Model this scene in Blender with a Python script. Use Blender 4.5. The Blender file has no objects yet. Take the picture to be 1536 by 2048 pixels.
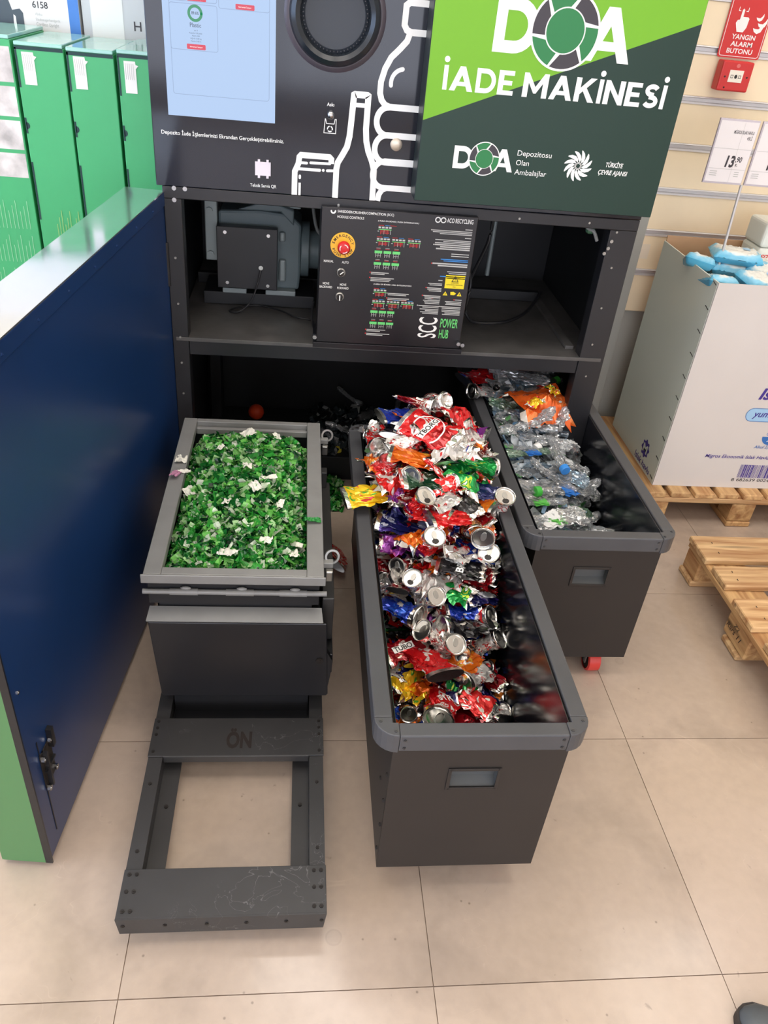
import bpy, math, random
import numpy as np
from mathutils import Vector, Matrix
from mathutils.bvhtree import BVHTree

S = bpy.context.scene
COL = S.collection
PI = math.pi
random.seed(7)

# ------------------------------------------------------------------ camera
YAW, PITCH, ROLL = math.radians(7.991), math.radians(34.281), math.radians(-6.103)
fw = Vector((math.sin(YAW) * math.cos(PITCH), math.cos(YAW) * math.cos(PITCH), -math.sin(PITCH)))
rt = Vector((math.cos(YAW), -math.sin(YAW), 0))
dn = fw.cross(rt)
rt2 = math.cos(ROLL) * rt + math.sin(ROLL) * dn
dn2 = -math.sin(ROLL) * rt + math.cos(ROLL) * dn
cam_data = bpy.data.cameras.new('camera')
cam = bpy.data.objects.new('camera', cam_data)
COL.objects.link(cam)
m = Matrix.Identity(4)
for i in range(3):
    m[i][0] = rt2[i]; m[i][1] = -dn2[i]; m[i][2] = -fw[i]
m[0][3], m[1][3], m[2][3] = 0.0, 0.0, 1.63
cam.matrix_world = m
cam_data.sensor_fit = 'VERTICAL'
cam_data.sensor_height = 24.0
cam_data.lens = 24.0 * 1582.3 / 2048
cam_data.clip_start = 0.05
S.camera = cam

# ------------------------------------------------------------------ world, exposure
w = bpy.data.worlds.new('world')
S.world = w
w.use_nodes = True
w.node_tree.nodes['Background'].inputs[0].default_value = (0.9, 0.95, 1.0, 1)
w.node_tree.nodes['Background'].inputs[1].default_value = 0.3
S.view_settings.view_transform = 'Standard'
S.view_settings.look = 'None'
S.view_settings.gamma = 1
S.view_settings.use_curve_mapping = False
S.view_settings.exposure = 0.0
S.cycles.transparent_max_bounces = 32
LAMP = 6.8          # radiance of the ceiling lamps
SKYLIGHT = 6.0       # radiance of the shop window


FRONT_FILL = 4.4      # radiance of the fill panel added behind the camera


# ------------------------------------------------------------------ helpers
def lin(c):
    o = []
    for x in c[:3]:
        x = x / 255.0
        o.append(x / 12.92 if x <= 0.04045 else ((x + 0.055) / 1.055) ** 2.4)
    return (o[0], o[1], o[2], 1.0)


MATS = {}


def mat(name, rgb, rough=0.5, metal=0.0, spec=0.5, bump=0.0, bscale=200.0, vary=0.0, vscale=8.0, emit=0.0, coat=0.0, rvary=0.0):
    if name in MATS:
        return MATS[name]
    M = bpy.data.materials.new(name)
    M.use_nodes = True
    nt = M.node_tree
    b = nt.nodes['Principled BSDF']
    c = lin(rgb)
    b.inputs['Base Color'].default_value = c
    b.inputs['Roughness'].default_value = rough
    b.inputs['Metallic'].default_value = metal
    b.inputs['Specular IOR Level'].default_value = spec
    if coat:
        b.inputs['Coat Weight'].default_value = coat
        b.inputs['Coat Roughness'].default_value = 0.08
    if emit:
        b.inputs['Base Color'].default_value = (c[0] * .05, c[1] * .05, c[2] * .05, 1)
        b.inputs['Emission Color'].default_value = c
        b.inputs['Emission Strength'].default_value = emit
    if vary or bump or rvary:
        tc = nt.nodes.new('ShaderNodeTexCoord')
    if vary:
        n = nt.nodes.new('ShaderNodeTexNoise')
        n.inputs['Scale'].default_value = vscale
        n.inputs['Detail'].default_value = 5
        nt.links.new(tc.outputs['Object'], n.inputs['Vector'])
        r = nt.nodes.new('ShaderNodeMapRange')
        r.inputs[1].default_value = 0.3; r.inputs[2].default_value = 0.7
        r.inputs[3].default_value = 1 - vary; r.inputs[4].default_value = 1 + vary
        nt.links.new(n.outputs[0], r.inputs[0])
        mx = nt.nodes.new('ShaderNodeVectorMath'); mx.operation = 'SCALE'
        mx.inputs[0].default_value = c[:3]
        nt.links.new(r.outputs[0], mx.inputs['Scale'])
        nt.links.new(mx.outputs[0], b.inputs['Base Color'])
    if rvary:
        n = nt.nodes.new('ShaderNodeTexNoise')
        n.inputs['Scale'].default_value = vscale * 0.7
        n.inputs['Detail'].default_value = 4
        nt.links.new(tc.outputs['Object'], n.inputs['Vector'])
        r = nt.nodes.new('ShaderNodeMapRange')
        r.inputs[1].default_value = 0.3; r.inputs[2].default_value = 0.7
        r.inputs[3].default_value = max(0.02, rough - rvary); r.inputs[4].default_value = rough + rvary
        nt.links.new(n.outputs[0], r.inputs[0])
        nt.links.new(r.outputs[0], b.inputs['Roughness'])
    if bump:
        n = nt.nodes.new('ShaderNodeTexNoise')
        n.inputs['Scale'].default_value = bscale
        n.inputs['Detail'].default_value = 3
        nt.links.new(tc.outputs['Object'], n.inputs['Vector'])
        bp = nt.nodes.new('ShaderNodeBump')
        bp.inputs['Strength'].default_value = bump
        bp.inputs['Distance'].default_value = 0.002
        nt.links.new(n.outputs[0], bp.inputs['Height'])
        nt.links.new(bp.outputs[0], b.inputs['Normal'])
    MATS[name] = M
    return M


OFF = {}      # authoring offset of each root (world authored things)


def tag(o, label=None, cat=None, group=None, kind=None):
    if label: o['label'] = label
    if cat: o['category'] = cat
    if group: o['group'] = group
    if kind: o['kind'] = kind
    return o


def thing(name, label, cat, loc=(0, 0, 0), rotz=0.0, group=None, local=False):
    o = bpy.data.objects.new(name, None)
    o.empty_display_size = 0.05
    COL.objects.link(o)
    o.location = loc
    o.rotation_euler = (0, 0, rotz)
    OFF[o.name] = Vector((0, 0, 0)) if local else Vector(loc)
    return tag(o, label, cat, group)


def put(o, parent):
    COL.objects.link(o)
    if parent is not None:
        o.parent = parent
        OFF[o.name] = OFF.get(parent.name, Vector((0, 0, 0)))
    return o


class MB:
    def __init__(s):
        s.v = []; s.f = []

    def box(s, x0, x1, y0, y1, z0, z1):
        n = len(s.v)
        s.v += [(x0, y0, z0), (x1, y0, z0), (x1, y1, z0), (x0, y1, z0), (x0, y0, z1), (x1, y0, z1), (x1, y1, z1), (x0, y1, z1)]
        s.f += [tuple(n + i for i in q) for q in ((0, 3, 2, 1), (4, 5, 6, 7), (0, 1, 5, 4), (1, 2, 6, 5), (2, 3, 7, 6), (3, 0, 4, 7))]
        return s

    def hexa(s, p):
        n = len(s.v)
        s.v += [tuple(q) for q in p]
        s.f += [tuple(n + i for i in q) for q in ((0, 3, 2, 1), (4, 5, 6, 7), (0, 1, 5, 4), (1, 2, 6, 5), (2, 3, 7, 6), (3, 0, 4, 7))]
        return s

    def poly(s, pts):
        n = len(s.v)
        s.v += [tuple(q) for q in pts]
        s.f.append(tuple(range(n, n + len(pts))))
        return s

    def prism(s, pts, axis, a, b):
        """pts 2-D; axis 'z': (x,y), 'y': (x,z), 'x': (y,z); extruded from a to b"""
        def P(p, t):
            return (p[0], p[1], t) if axis == 'z' else (p[0], t, p[1]) if axis == 'y' else (t, p[0], p[1])
        n = len(s.v); k = len(pts)
        s.v += [P(p, a) for p in pts] + [P(p, b) for p in pts]
        s.f.append(tuple(n + i for i in range(k))[::-1])
        s.f.append(tuple(n + k + i for i in range(k)))
        for i in range(k):
            j = (i + 1) % k
            s.f.append((n + i, n + j, n + k + j, n + k + i))
        return s

    def cyl(s, p0, p1, r, n=16, r1=None, caps=True):
        p0 = Vector(p0); p1 = Vector(p1); d = (p1 - p0).normalized()
        a = d.orthogonal().normalized(); b = d.cross(a)
        k = len(s.v); r1 = r if r1 is None else r1
        for P, rr in ((p0, r), (p1, r1)):
            for i in range(n):
                t = 2 * PI * i / n
                s.v.append(tuple(P + rr * (math.cos(t) * a + math.sin(t) * b)))
        for i in range(n):
            j = (i + 1) % n
            s.f.append((k + i, k + j, k + n + j, k + n + i))
        if caps:
            s.f.append(tuple(k + i for i in range(n))[::-1])
            s.f.append(tuple(k + n + i for i in range(n)))
        return s

    def lathe(s, prof, c, axis=(0, 0, 1), n=24, a0=None):
        d = Vector(axis).normalized(); a = d.orthogonal().normalized(); b = d.cross(a); c = Vector(c)
        k = len(s.v)
        for r, h in prof:
            for i in range(n):
                t = 2 * PI * i / n
                s.v.append(tuple(c + d * h + r * (math.cos(t) * a + math.sin(t) * b)))
        for q in range(len(prof) - 1):
            for i in range(n):
                j = (i + 1) % n
                s.f.append((k + q * n + i, k + q * n + j, k + (q + 1) * n + j, k + (q + 1) * n + i))
        return s

    def tube(s, path, r, n=8):
        P = [Vector(p) for p in path]
        # catmull-rom
        Q = []
        for i in range(len(P) - 1):
            p0 = P[max(i - 1, 0)]; p1 = P[i]; p2 = P[i + 1]; p3 = P[min(i + 2, len(P) - 1)]
            for t in np.linspace(0, 1, 7)[:-1]:
                Q.append(0.5 * ((2 * p1) + (p2 - p0) * t + (2 * p0 - 5 * p1 + 4 * p2 - p3) * t * t + (3 * p1 - p0 - 3 * p2 + p3) * t ** 3))
        Q.append(P[-1])
        k = len(s.v)
        up = Vector((0.123, 0.2, 0.97)).normalized()
        for i, q in enumerate(Q):
            d = (Q[min(i + 1, len(Q) - 1)] - Q[max(i - 1, 0)]).normalized()
            a = d.cross(up)
            a = a.normalized() if a.length > 1e-4 else d.orthogonal().normalized()
            b = d.cross(a)
            for j in range(n):
                t = 2 * PI * j / n
                s.v.append(tuple(q + r * (math.cos(t) * a + math.sin(t) * b)))
        for i in range(len(Q) - 1):
            for j in range(n):
                j2 = (j + 1) % n
                s.f.append((k + i * n + j, k + i * n + j2, k + (i + 1) * n + j2, k + (i + 1) * n + j))
        s.f.append(tuple(k + j for j in range(n))[::-1])
        s.f.append(tuple(k + (len(Q) - 1) * n + j for j in range(n)))
        return s

    def sphere(s, c, r, nu=16, nv=10, sc=(1, 1, 1)):
        k = len(s.v)
        for i in range(nv + 1):
            p = PI * i / nv
            for j in range(nu):
                t = 2 * PI * j / nu
                s.v.append((c[0] + r * sc[0] * math.sin(p) * math.cos(t), c[1] + r * sc[1] * math.sin(p) * math.sin(t), c[2] + r * sc[2] * math.cos(p)))
        for i in range(nv):
            for j in range(nu):
                j2 = (j + 1) % nu
                s.f.append((k + i * nu + j, k + (i + 1) * nu + j, k + (i + 1) * nu + j2, k + i * nu + j2))
        return s

    def mesh(s, name, off=(0, 0, 0)):
        me = bpy.data.meshes.new(name)
        me.from_pydata([(a - off[0], b - off[1], c - off[2]) for a, b, c in s.v], [], s.f)
        me.update()
        return me

    def build(s, name, material, parent=None, bevel=0.0, smooth=False, seg=2):
        off = OFF.get(parent.name, Vector((0, 0, 0))) if parent is not None else Vector((0, 0, 0))
        me = s.mesh(name, off)
        me.materials.append(material)
        o = bpy.data.objects.new(name, me)
        put(o, parent)
        if smooth:
            me.shade_smooth()
            me.set_sharp_from_angle(angle=math.radians(40))
        if bevel:
            b = o.modifiers.new('bevel', 'BEVEL')
            b.width = bevel; b.segments = seg; b.limit_method = 'ANGLE'; b.angle_limit = math.radians(40)
        return o


def simple(name, material, label, cat, mb, base, group=None, bevel=0, smooth=False, rot=None):
    """a thing that is one mesh; authored in world coordinates, origin at base"""
    me = mb.mesh(name, base)
    me.materials.append(material)
    if smooth:
        me.shade_smooth(); me.set_sharp_from_angle(angle=math.radians(40))
    o = bpy.data.objects.new(name, me)
    COL.objects.link(o)
    o.location = base
    OFF[o.name] = Vector(base)
    if bevel:
        b = o.modifiers.new('bevel', 'BEVEL'); b.width = bevel; b.segments = 2; b.limit_method = 'ANGLE'
    return tag(o, label, cat, group)


# --- lettering: built in font, turned into mesh
_cap = {}


def text_verts(body, bold=0.0, shear=0.0, extrude=0.0):
    c = bpy.data.curves.new('tmp_text', 'FONT')
    c.body = body
    c.size = 1.0
    c.offset = bold
    c.shear = shear
    c.extrude = extrude
    c.resolution_u = 3
    o = bpy.data.objects.new('tmp_text', c)
    COL.objects.link(o)
    dg = bpy.context.evaluated_depsgraph_get()
    me = bpy.data.meshes.new_from_object(o.evaluated_get(dg))
    v = np.empty(len(me.vertices) * 3); me.vertices.foreach_get('co', v); v = v.reshape(-1, 3)
    f = [tuple(p.vertices) for p in me.polygons]
    bpy.data.objects.remove(o); bpy.data.curves.remove(c); bpy.data.meshes.remove(me)
    return v, f


def text(body, material, parent, origin, width, cap, X=(1, 0, 0), Z=(0, 0, 1), bold=0.0, shear=0.0, name='lettering', align='l'):
    """baseline starts at origin; width and capital height in metres"""
    if 'H' not in _cap:
        vv, _ = text_verts('H'); _cap['H'] = vv[:, 1].max()
    v, f = text_verts(body, bold, shear)
    if len(v) == 0:
        return None
    x0, x1 = v[:, 0].min(), v[:, 0].max()
    sx = width / (x1 - x0); sy = cap / _cap['H']
    X = Vector(X).normalized(); Z = Vector(Z).normalized(); O = Vector(origin)
    if align == 'r': O = O - X * width
    if align == 'c': O = O - X * width / 2
    b = MB()
    b.v = [tuple(O + X * float((p[0] - x0) * sx) + Z * float(p[1] * sy)) for p in v]
    b.f = f
    return b.build(name, material, parent)


def stroke(mb, path, wd, y, closed=False, cap=True):
    """flat mitred ribbon of width wd along a path of (x,z) at depth y (facing -y), round ends"""
    lay = getattr(mb, 'lay', 0); mb.lay = lay + 1
    y = y - .0004 * (lay % 6)
    P = []
    for p in path:
        q = Vector((p[0], p[1]))
        if not P or (q - P[-1]).length > 1e-5: P.append(q)
    if closed and len(P) > 2 and (P[0] - P[-1]).length < 1e-5: P.pop()
    h = wd / 2; n = len(P)
    if n == 1 or (P[0] - P[-1]).length < 1e-5 and n == 2:
        mb.poly([(P[0].x + h * math.cos(2 * PI * t / 14), y, P[0].y - h * math.sin(2 * PI * t / 14)) for t in range(14)])
        return mb
    k = len(mb.v)
    for i in range(n):
        d0 = (P[i] - P[i - 1]).normalized() if (i > 0 or closed) else None
        d1 = (P[(i + 1) % n] - P[i]).normalized() if (i < n - 1 or closed) else None
        d0 = d0 or d1; d1 = d1 or d0
        n0 = Vector((-d0.y, d0.x)); n1 = Vector((-d1.y, d1.x)); m_ = n0 + n1
        m_ = m_.normalized() if m_.length > 1e-4 else n0
        f = h / max(m_.dot(n0), .45)
        for s_ in (1, -1): mb.v.append((P[i].x + s_ * f * m_.x, y, P[i].y + s_ * f * m_.y))
    for i in range(n if closed else n - 1):
        j = (i + 1) % n
        mb.f.append((k + 2 * i, k + 2 * i + 1, k + 2 * j + 1, k + 2 * j))
    if cap and not closed:
        for p, d in ((P[0], P[0] - P[1]), (P[-1], P[-1] - P[-2])):
            a0 = math.atan2(d.y, d.x)
            mb.poly([(p.x + h * math.cos(a0 + PI / 2 - PI * t / 8), y, p.y + h * math.sin(a0 + PI / 2 - PI * t / 8)) for t in range(9)])
    return mb


def block_caps(body, material, parent, x, z, width, cap, y, wgt=.2, gap=.09, space=.3):
    """heavy geometric capitals drawn as strokes; baseline at z, total width given"""
    w_ = wgt; h = w_ / 2
    A = lambda cx, cz, r, a0, a1, rz=None, n=14: arc(cx, cz, r, a0, a1, n, rz)
    GL = {
        'I': (w_, [[(h, 0), (h, 1)]]),
        'D': (.84, [[(h, h), (h, 1 - h)] + A(.40, .5, .34, 90, -90, .5 - h)]),
        'S': (.68, [A(.35, .73, .22, 25, 270, .5 - h - .23) + A(.34, .28, .24, 90, -155, .5 - h - .22)]),
        'O': (1.0, [A(.5, .5, .5 - h, 0, 350, .5 - h) + [(1 - h, .5), (1 - h, .52)]]),
    }
    PG = {
        'A': (.98, [[(0, 0), (.23, 0), (.49, .66), (.49, 1), (.38, 1)], [(.98, 0), (.60, 1), (.49, 1), (.49, .66), (.75, 0)], [(.311, .205), (.669, .205), (.60, .38), (.38, .38)]]),
        'E': (.66, [[(0, 0), (0, 1), (.64, 1), (.64, .81), (.22, .81), (.22, .595), (.58, .595), (.58, .41), (.22, .41), (.22, .19), (.66, .19), (.66, 0)]]),
        'M': (1.04, [[(0, 0), (0, 1), (.19, 1), (.52, .44), (.85, 1), (1.04, 1), (1.04, 0), (.82, 0), (.82, .60), (.57, .17), (.47, .17), (.22, .60), (.22, 0)]]),
        'K': (.88, [[(0, 0), (0, 1), (.22, 1), (.22, 0)], [(.22, .32), (.22, .58), (.60, 1), (.86, 1), (.48, .59), (.88, 0), (.62, 0), (.34, .45)]]),
        'N': (.84, [[(0, 0), (0, 1), (.18, 1), (.62, .38), (.62, 1), (.84, 1), (.84, 0), (.66, 0), (.22, .62), (.22, 0)]]),
    }
    for k_, v_ in PG.items(): GL[k_] = (v_[0], [])
    total = 0
    for i, ch in enumerate(body):
        total += space if ch == ' ' else GL['I' if ch == '\u0130' else ch][0] + gap
    total -= gap
    k = width / (total * cap)
    cur = 0; mb = MB()
    for ch in body:
        if ch == ' ': cur += space; continue
        wd, strokes = GL['I' if ch == '\u0130' else ch]
        for p in strokes:
            stroke(mb, [(x + (cur + q[0]) * cap * k, z + q[1] * cap) for q in p], w_ * cap, y, cap=False, closed=(ch == 'D'))
        if ch in PG:
            for p in PG[ch][1]: mb.poly([(x + (cur + q[0]) * cap * k, y, z + q[1] * cap) for q in p])
        if ch == '\u0130':
            disc(mb, x + (cur + h) * cap * k, z + 1.23 * cap, .125 * cap, y, 18)
        cur += wd + gap
    return mb.build('lettering', material, parent)


def arc(cx, cz, r, a0, a1, n=12, rz=None):
    rz = rz or r
    return [(cx + r * math.cos(math.radians(a0 + (a1 - a0) * i / n)), cz + rz * math.sin(math.radians(a0 + (a1 - a0) * i / n))) for i in range(n + 1)]


def disc(mb, cx, cz, r, y, n=40, rz=None):
    mb.poly([(p[0], y, p[1]) for p in arc(cx, cz, r, 0, -360, n, rz)[:-1]])
    return mb


def rrect(x0, x1, z0, z1, r, n=5):
    return arc(x1 - r, z1 - r, r, 0, 90, n) + arc(x0 + r, z1 - r, r, 90, 180, n) + arc(x0 + r, z0 + r, r, 180, 270, n) + arc(x1 - r, z0 + r, r, 270, 360, n)


def bolts(parent, pts, r, material, axis=(0, -1, 0), h=0.003, name='bolts'):
    b = MB()
    for p in pts:
        p = Vector(p); a = Vector(axis)
        b.cyl(p, p + a * h, r, 8)
        b.cyl(p + a * h, p + a * (h + 0.001), r * 0.45, 6)
    o = b.build(name, material, parent)
    o['kind'] = 'stuff'
    return o


# ------------------------------------------------------------------ materials
M_black = mat('black_painted_metal', (31, 31, 34), 0.38, 0.0, 0.5, vary=0.12, vscale=6, rvary=0.08)
M_blackin = mat('black_inner_metal', (26, 27, 30), 0.5, vary=0.15)
M_grey = mat('dark_grey_powder_coat', (74, 75, 78), 0.42, 0.0, 0.5, bump=0.05, bscale=900, vary=0.08, vscale=9)
M_binbody = mat('bin_anthracite_coat', (44, 40, 38), 0.45, 0.0, 0.4, bump=0.04, bscale=900, vary=0.05)
M_binin = mat('bin_gloss_inner', (22, 24, 30), 0.16, 0.0, 0.6)
M_rim = mat('light_grey_rim', (140, 140, 138), 0.4, 0.1, 0.5, vary=0.06, vscale=20)
M_gloss = mat('gloss_black_panel', (16, 20, 32), 0.1, 0.0, 0.5)
M_flareblue = mat('door_coat_flare_tint', (25, 53, 98), 0.28, 0.0, 0.5, vary=0.1, vscale=3)  # blue flare and reflection put into the coat of a near-black door
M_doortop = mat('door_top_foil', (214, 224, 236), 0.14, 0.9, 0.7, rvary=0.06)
M_doorgreen = mat('door_green_foil', (86, 134, 84), 0.45)
M_green1 = mat('poster_light_green', (116, 178, 40), 0.42, spec=.35)
M_green2 = mat('poster_dark_green', (28, 54, 44), 0.4, spec=.35)
M_white = mat('print_white', (242, 242, 238), 0.5)
M_logo_g = mat('logo_green', (34, 122, 66), 0.45)
M_logo_d = mat('logo_charcoal', (56, 52, 58), 0.45)
M_steel = mat('bolt_steel', (190, 190, 190), 0.25, 1.0)
M_steel2 = mat('brushed_steel', (168, 166, 160), 0.35, 0.9)
M_bolt = mat('dark_bolt', (96, 96, 98), 0.35, 0.8)
M_alu = mat('bare_aluminium', (225, 224, 220), 0.2, 1.0)
M_cable = mat('cable_rubber', (30, 30, 32), 0.45)
M_cablew = mat('cable_pale', (120, 122, 120), 0.5)
M_gear = mat('gearbox_grey_paint', (98, 112, 116), 0.45, vary=0.1)
M_gear2 = mat('gearbox_pale_plate', (140, 150, 150), 0.4, 0.2)
M_floorbase = mat('floor_grout', (165, 145, 128), 0.6)
M_wallgrey = mat('wall_grey_paint', (168, 168, 160), 0.6)
M_wallwhite = mat('wall_white_paint', (232, 228, 220), 0.7)
M_rail = mat('rail_aluminium', (214, 212, 212), 0.4, 0.3)
M_red = mat('alarm_red', (206, 46, 44), 0.4)
M_wood = None


def wood(name, a, b, axis='x'):
    M = bpy.data.materials.new(name); M.use_nodes = True
    nt = M.node_tree; bs = nt.nodes['Principled BSDF']
    tc = nt.nodes.new('ShaderNodeTexCoord'); mp = nt.nodes.new('ShaderNodeMapping')
    oi = nt.nodes.new('ShaderNodeObjectInfo')
    sc = {'x': (1.2, 14, 14), 'y': (14, 1.2, 14)}[axis]
    mp.inputs['Scale'].default_value = sc
    nt.links.new(tc.outputs['Object'], mp.inputs[0])
    ad = nt.nodes.new('ShaderNodeVectorMath'); ad.operation = 'ADD'
    nt.links.new(mp.outputs[0], ad.inputs[0])
    sc2 = nt.nodes.new('ShaderNodeVectorMath'); sc2.operation = 'SCALE'
    cb = nt.nodes.new('ShaderNodeCombineXYZ')
    for i in range(3): nt.links.new(oi.outputs['Random'], cb.inputs[i])
    nt.links.new(cb.outputs[0], sc2.inputs[0]); sc2.inputs['Scale'].default_value = 37
    nt.links.new(sc2.outputs[0], ad.inputs[1])
    n = nt.nodes.new('ShaderNodeTexNoise'); n.inputs['Scale'].default_value = 3.0; n.inputs['Detail'].default_value = 5; n.inputs['Distortion'].default_value = .5
    nt.links.new(ad.outputs[0], n.inputs['Vector'])
    cr = nt.nodes.new('ShaderNodeValToRGB')
    cr.color_ramp.elements[0].position = 0.3; cr.color_ramp.elements[0].color = lin(a)
    cr.color_ramp.elements[1].position = 0.66; cr.color_ramp.elements[1].color = lin(b)
    nt.links.new(n.outputs[0], cr.inputs[0])
    # knots
    v = nt.nodes.new('ShaderNodeTexVoronoi'); v.inputs['Scale'].default_value = 1.1
    nt.links.new(ad.outputs[0], v.inputs['Vector'])
    mr = nt.nodes.new('ShaderNodeMapRange'); mr.inputs[1].default_value = 0.06; mr.inputs[2].default_value = 0.16; mr.inputs[3].default_value = 0.35; mr.inputs[4].default_value = 1
    nt.links.new(v.outputs['Distance'], mr.inputs[0])
    tint = nt.nodes.new('ShaderNodeMapRange'); tint.inputs[3].default_value = 0.82; tint.inputs[4].default_value = 1.12
    nt.links.new(oi.outputs['Random'], tint.inputs[0])
    mu = nt.nodes.new('ShaderNodeMath'); mu.operation = 'MULTIPLY'
    nt.links.new(mr.outputs[0], mu.inputs[0]); nt.links.new(tint.outputs[0], mu.inputs[1])
    s3 = nt.nodes.new('ShaderNodeVectorMath'); s3.operation = 'SCALE'
    nt.links.new(cr.outputs[0], s3.inputs[0]); nt.links.new(mu.outputs[0], s3.inputs['Scale'])
    nt.links.new(s3.outputs[0], bs.inputs['Base Color'])
    bs.inputs['Roughness'].default_value = 0.7
    bp = nt.nodes.new('ShaderNodeBump'); bp.inputs['Strength'].default_value = 0.12; bp.inputs['Distance'].default_value = 0.002
    nt.links.new(n.outputs[0], bp.inputs['Height']); nt.links.new(bp.outputs[0], bs.inputs['Normal'])
    return M


M_woodx = wood('pallet_wood_lengthwise', (166, 118, 74), (226, 190, 140), 'x')
M_woody = wood('pallet_wood_crosswise', (160, 110, 66), (220, 180, 126), 'y')


def floor_mat():
    M = bpy.data.materials.new('floor_tile_beige'); M.use_nodes = True
    nt = M.node_tree; b = nt.nodes['Principled BSDF']
    geo = nt.nodes.new('ShaderNodeNewGeometry'); oi = nt.nodes.new('ShaderNodeObjectInfo')

    def noise(sc, det, dis=0.0):
        n = nt.nodes.new('ShaderNodeTexNoise'); n.inputs['Scale'].default_value = sc; n.inputs['Detail'].default_value = det; n.inputs['Distortion'].default_value = dis
        nt.links.new(geo.outputs['Position'], n.inputs['Vector']); return n

    def rng(src, a, b_, c, d):
        r = nt.nodes.new('ShaderNodeMapRange')
        for i, v in enumerate((a, b_, c, d)): r.inputs[i + 1].default_value = v
        nt.links.new(src, r.inputs[0]); return r.outputs[0]

    def mul(x, y):
        q = nt.nodes.new('ShaderNodeMath'); q.operation = 'MULTIPLY'; nt.links.new(x, q.inputs[0]); nt.links.new(y, q.inputs[1]); return q.outputs[0]
    n1 = noise(2.0, 5)
    cr = nt.nodes.new('ShaderNodeValToRGB')
    cr.color_ramp.elements[0].position = 0.3; cr.color_ramp.elements[0].color = lin((186, 167, 148))
    cr.color_ramp.elements[1].position = 0.72; cr.color_ramp.elements[1].color = lin((198, 179, 163))
    nt.links.new(n1.outputs[0], cr.inputs[0])
    mott = rng(noise(40, 6).outputs[0], .3, .7, .96, 1.03)
    spots = rng(noise(26, 9, .8).outputs[0], .70, .76, 1.0, .74)
    patch = rng(noise(3.1, 3).outputs[0], .45, .65, 0.0, 1.0)
    # scratches: thin lines of a strongly distorted noise
    sn = noise(3.3, 2, 2.2)
    d = nt.nodes.new('ShaderNodeMath'); d.operation = 'SUBTRACT'; d.inputs[1].default_value = .5; nt.links.new(sn.outputs[0], d.inputs[0])
    ab = nt.nodes.new('ShaderNodeMath'); ab.operation = 'ABSOLUTE'; nt.links.new(d.outputs[0], ab.inputs[0])
    line = rng(ab.outputs[0], .0, .0035, 1.0, 0.0)
    lm = mul(mul(line, patch), rng(noise(9, 2).outputs[0], .5, .62, 0, 1))
    scr = rng(lm, 0, 1, 1.0, 1.16)
    tone = rng(oi.outputs['Random'], 0, 1, .92, 1.04)
    # grime smudges, drip marks with a ring, dark specks
    grime = rng(noise(4.2, 10, .6).outputs[0], .52, .74, 1.0, .80)

    def cells(sc):
        v = nt.nodes.new('ShaderNodeTexVoronoi'); v.inputs['Scale'].default_value = sc
        nt.links.new(geo.outputs['Position'], v.inputs['Vector'])
        sp_ = nt.nodes.new('ShaderNodeSeparateColor'); nt.links.new(v.outputs['Color'], sp_.inputs[0])
        return v.outputs['Distance'], sp_.outputs[0]
    d1, c1 = cells(7)
    pick = rng(c1, .70, .72, 0, 1)
    fill = rng(d1, .10, .13, .16, 0)
    ringm = nt.nodes.new('ShaderNodeMath'); ringm.operation = 'COMPARE'; ringm.inputs[1].default_value = .115; ringm.inputs[2].default_value = .012
    nt.links.new(d1, ringm.inputs[0])
    rs_ = nt.nodes.new('ShaderNodeMath'); rs_.operation = 'MULTIPLY_ADD'; rs_.inputs[1].default_value = .16; nt.links.new(ringm.outputs[0], rs_.inputs[0]); nt.links.new(fill, rs_.inputs[2])
    drip = rng(mul(mul(rs_.outputs[0], pick), patch), 0, 1, 1.0, 0.0)
    d2, c2 = cells(60)
    speck = rng(mul(rng(d2, .08, .2, 1, 0), rng(c2, .972, .976, 0, 1)), 0, 1, 1.0, .6)
    f = mul(mul(mul(mott, spots), tone), scr)
    f = mul(mul(f, grime), mul(drip, speck))
    s = nt.nodes.new('ShaderNodeVectorMath'); s.operation = 'SCALE'
    nt.links.new(cr.outputs[0], s.inputs[0]); nt.links.new(f, s.inputs['Scale'])
    nt.links.new(s.outputs[0], b.inputs['Base Color'])
    ro = nt.nodes.new('ShaderNodeMath'); ro.operation = 'ADD'
    nt.links.new(rng(noise(7, 7).outputs[0], .3, .7, .10, .2), ro.inputs[0]); nt.links.new(rng(oi.outputs['Random'], 0, 1, 0, .08), ro.inputs[1])
    nt.links.new(ro.outputs[0], b.inputs['Roughness'])
    bp = nt.nodes.new('ShaderNodeBump'); bp.inputs['Strength'].default_value = 0.10; bp.inputs['Distance'].default_value = 0.003
    nt.links.new(n1.outputs[0], bp.inputs['Height']); nt.links.new(bp.outputs[0], b.inputs['Normal'])
    return M


M_floor = floor_mat()

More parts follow.
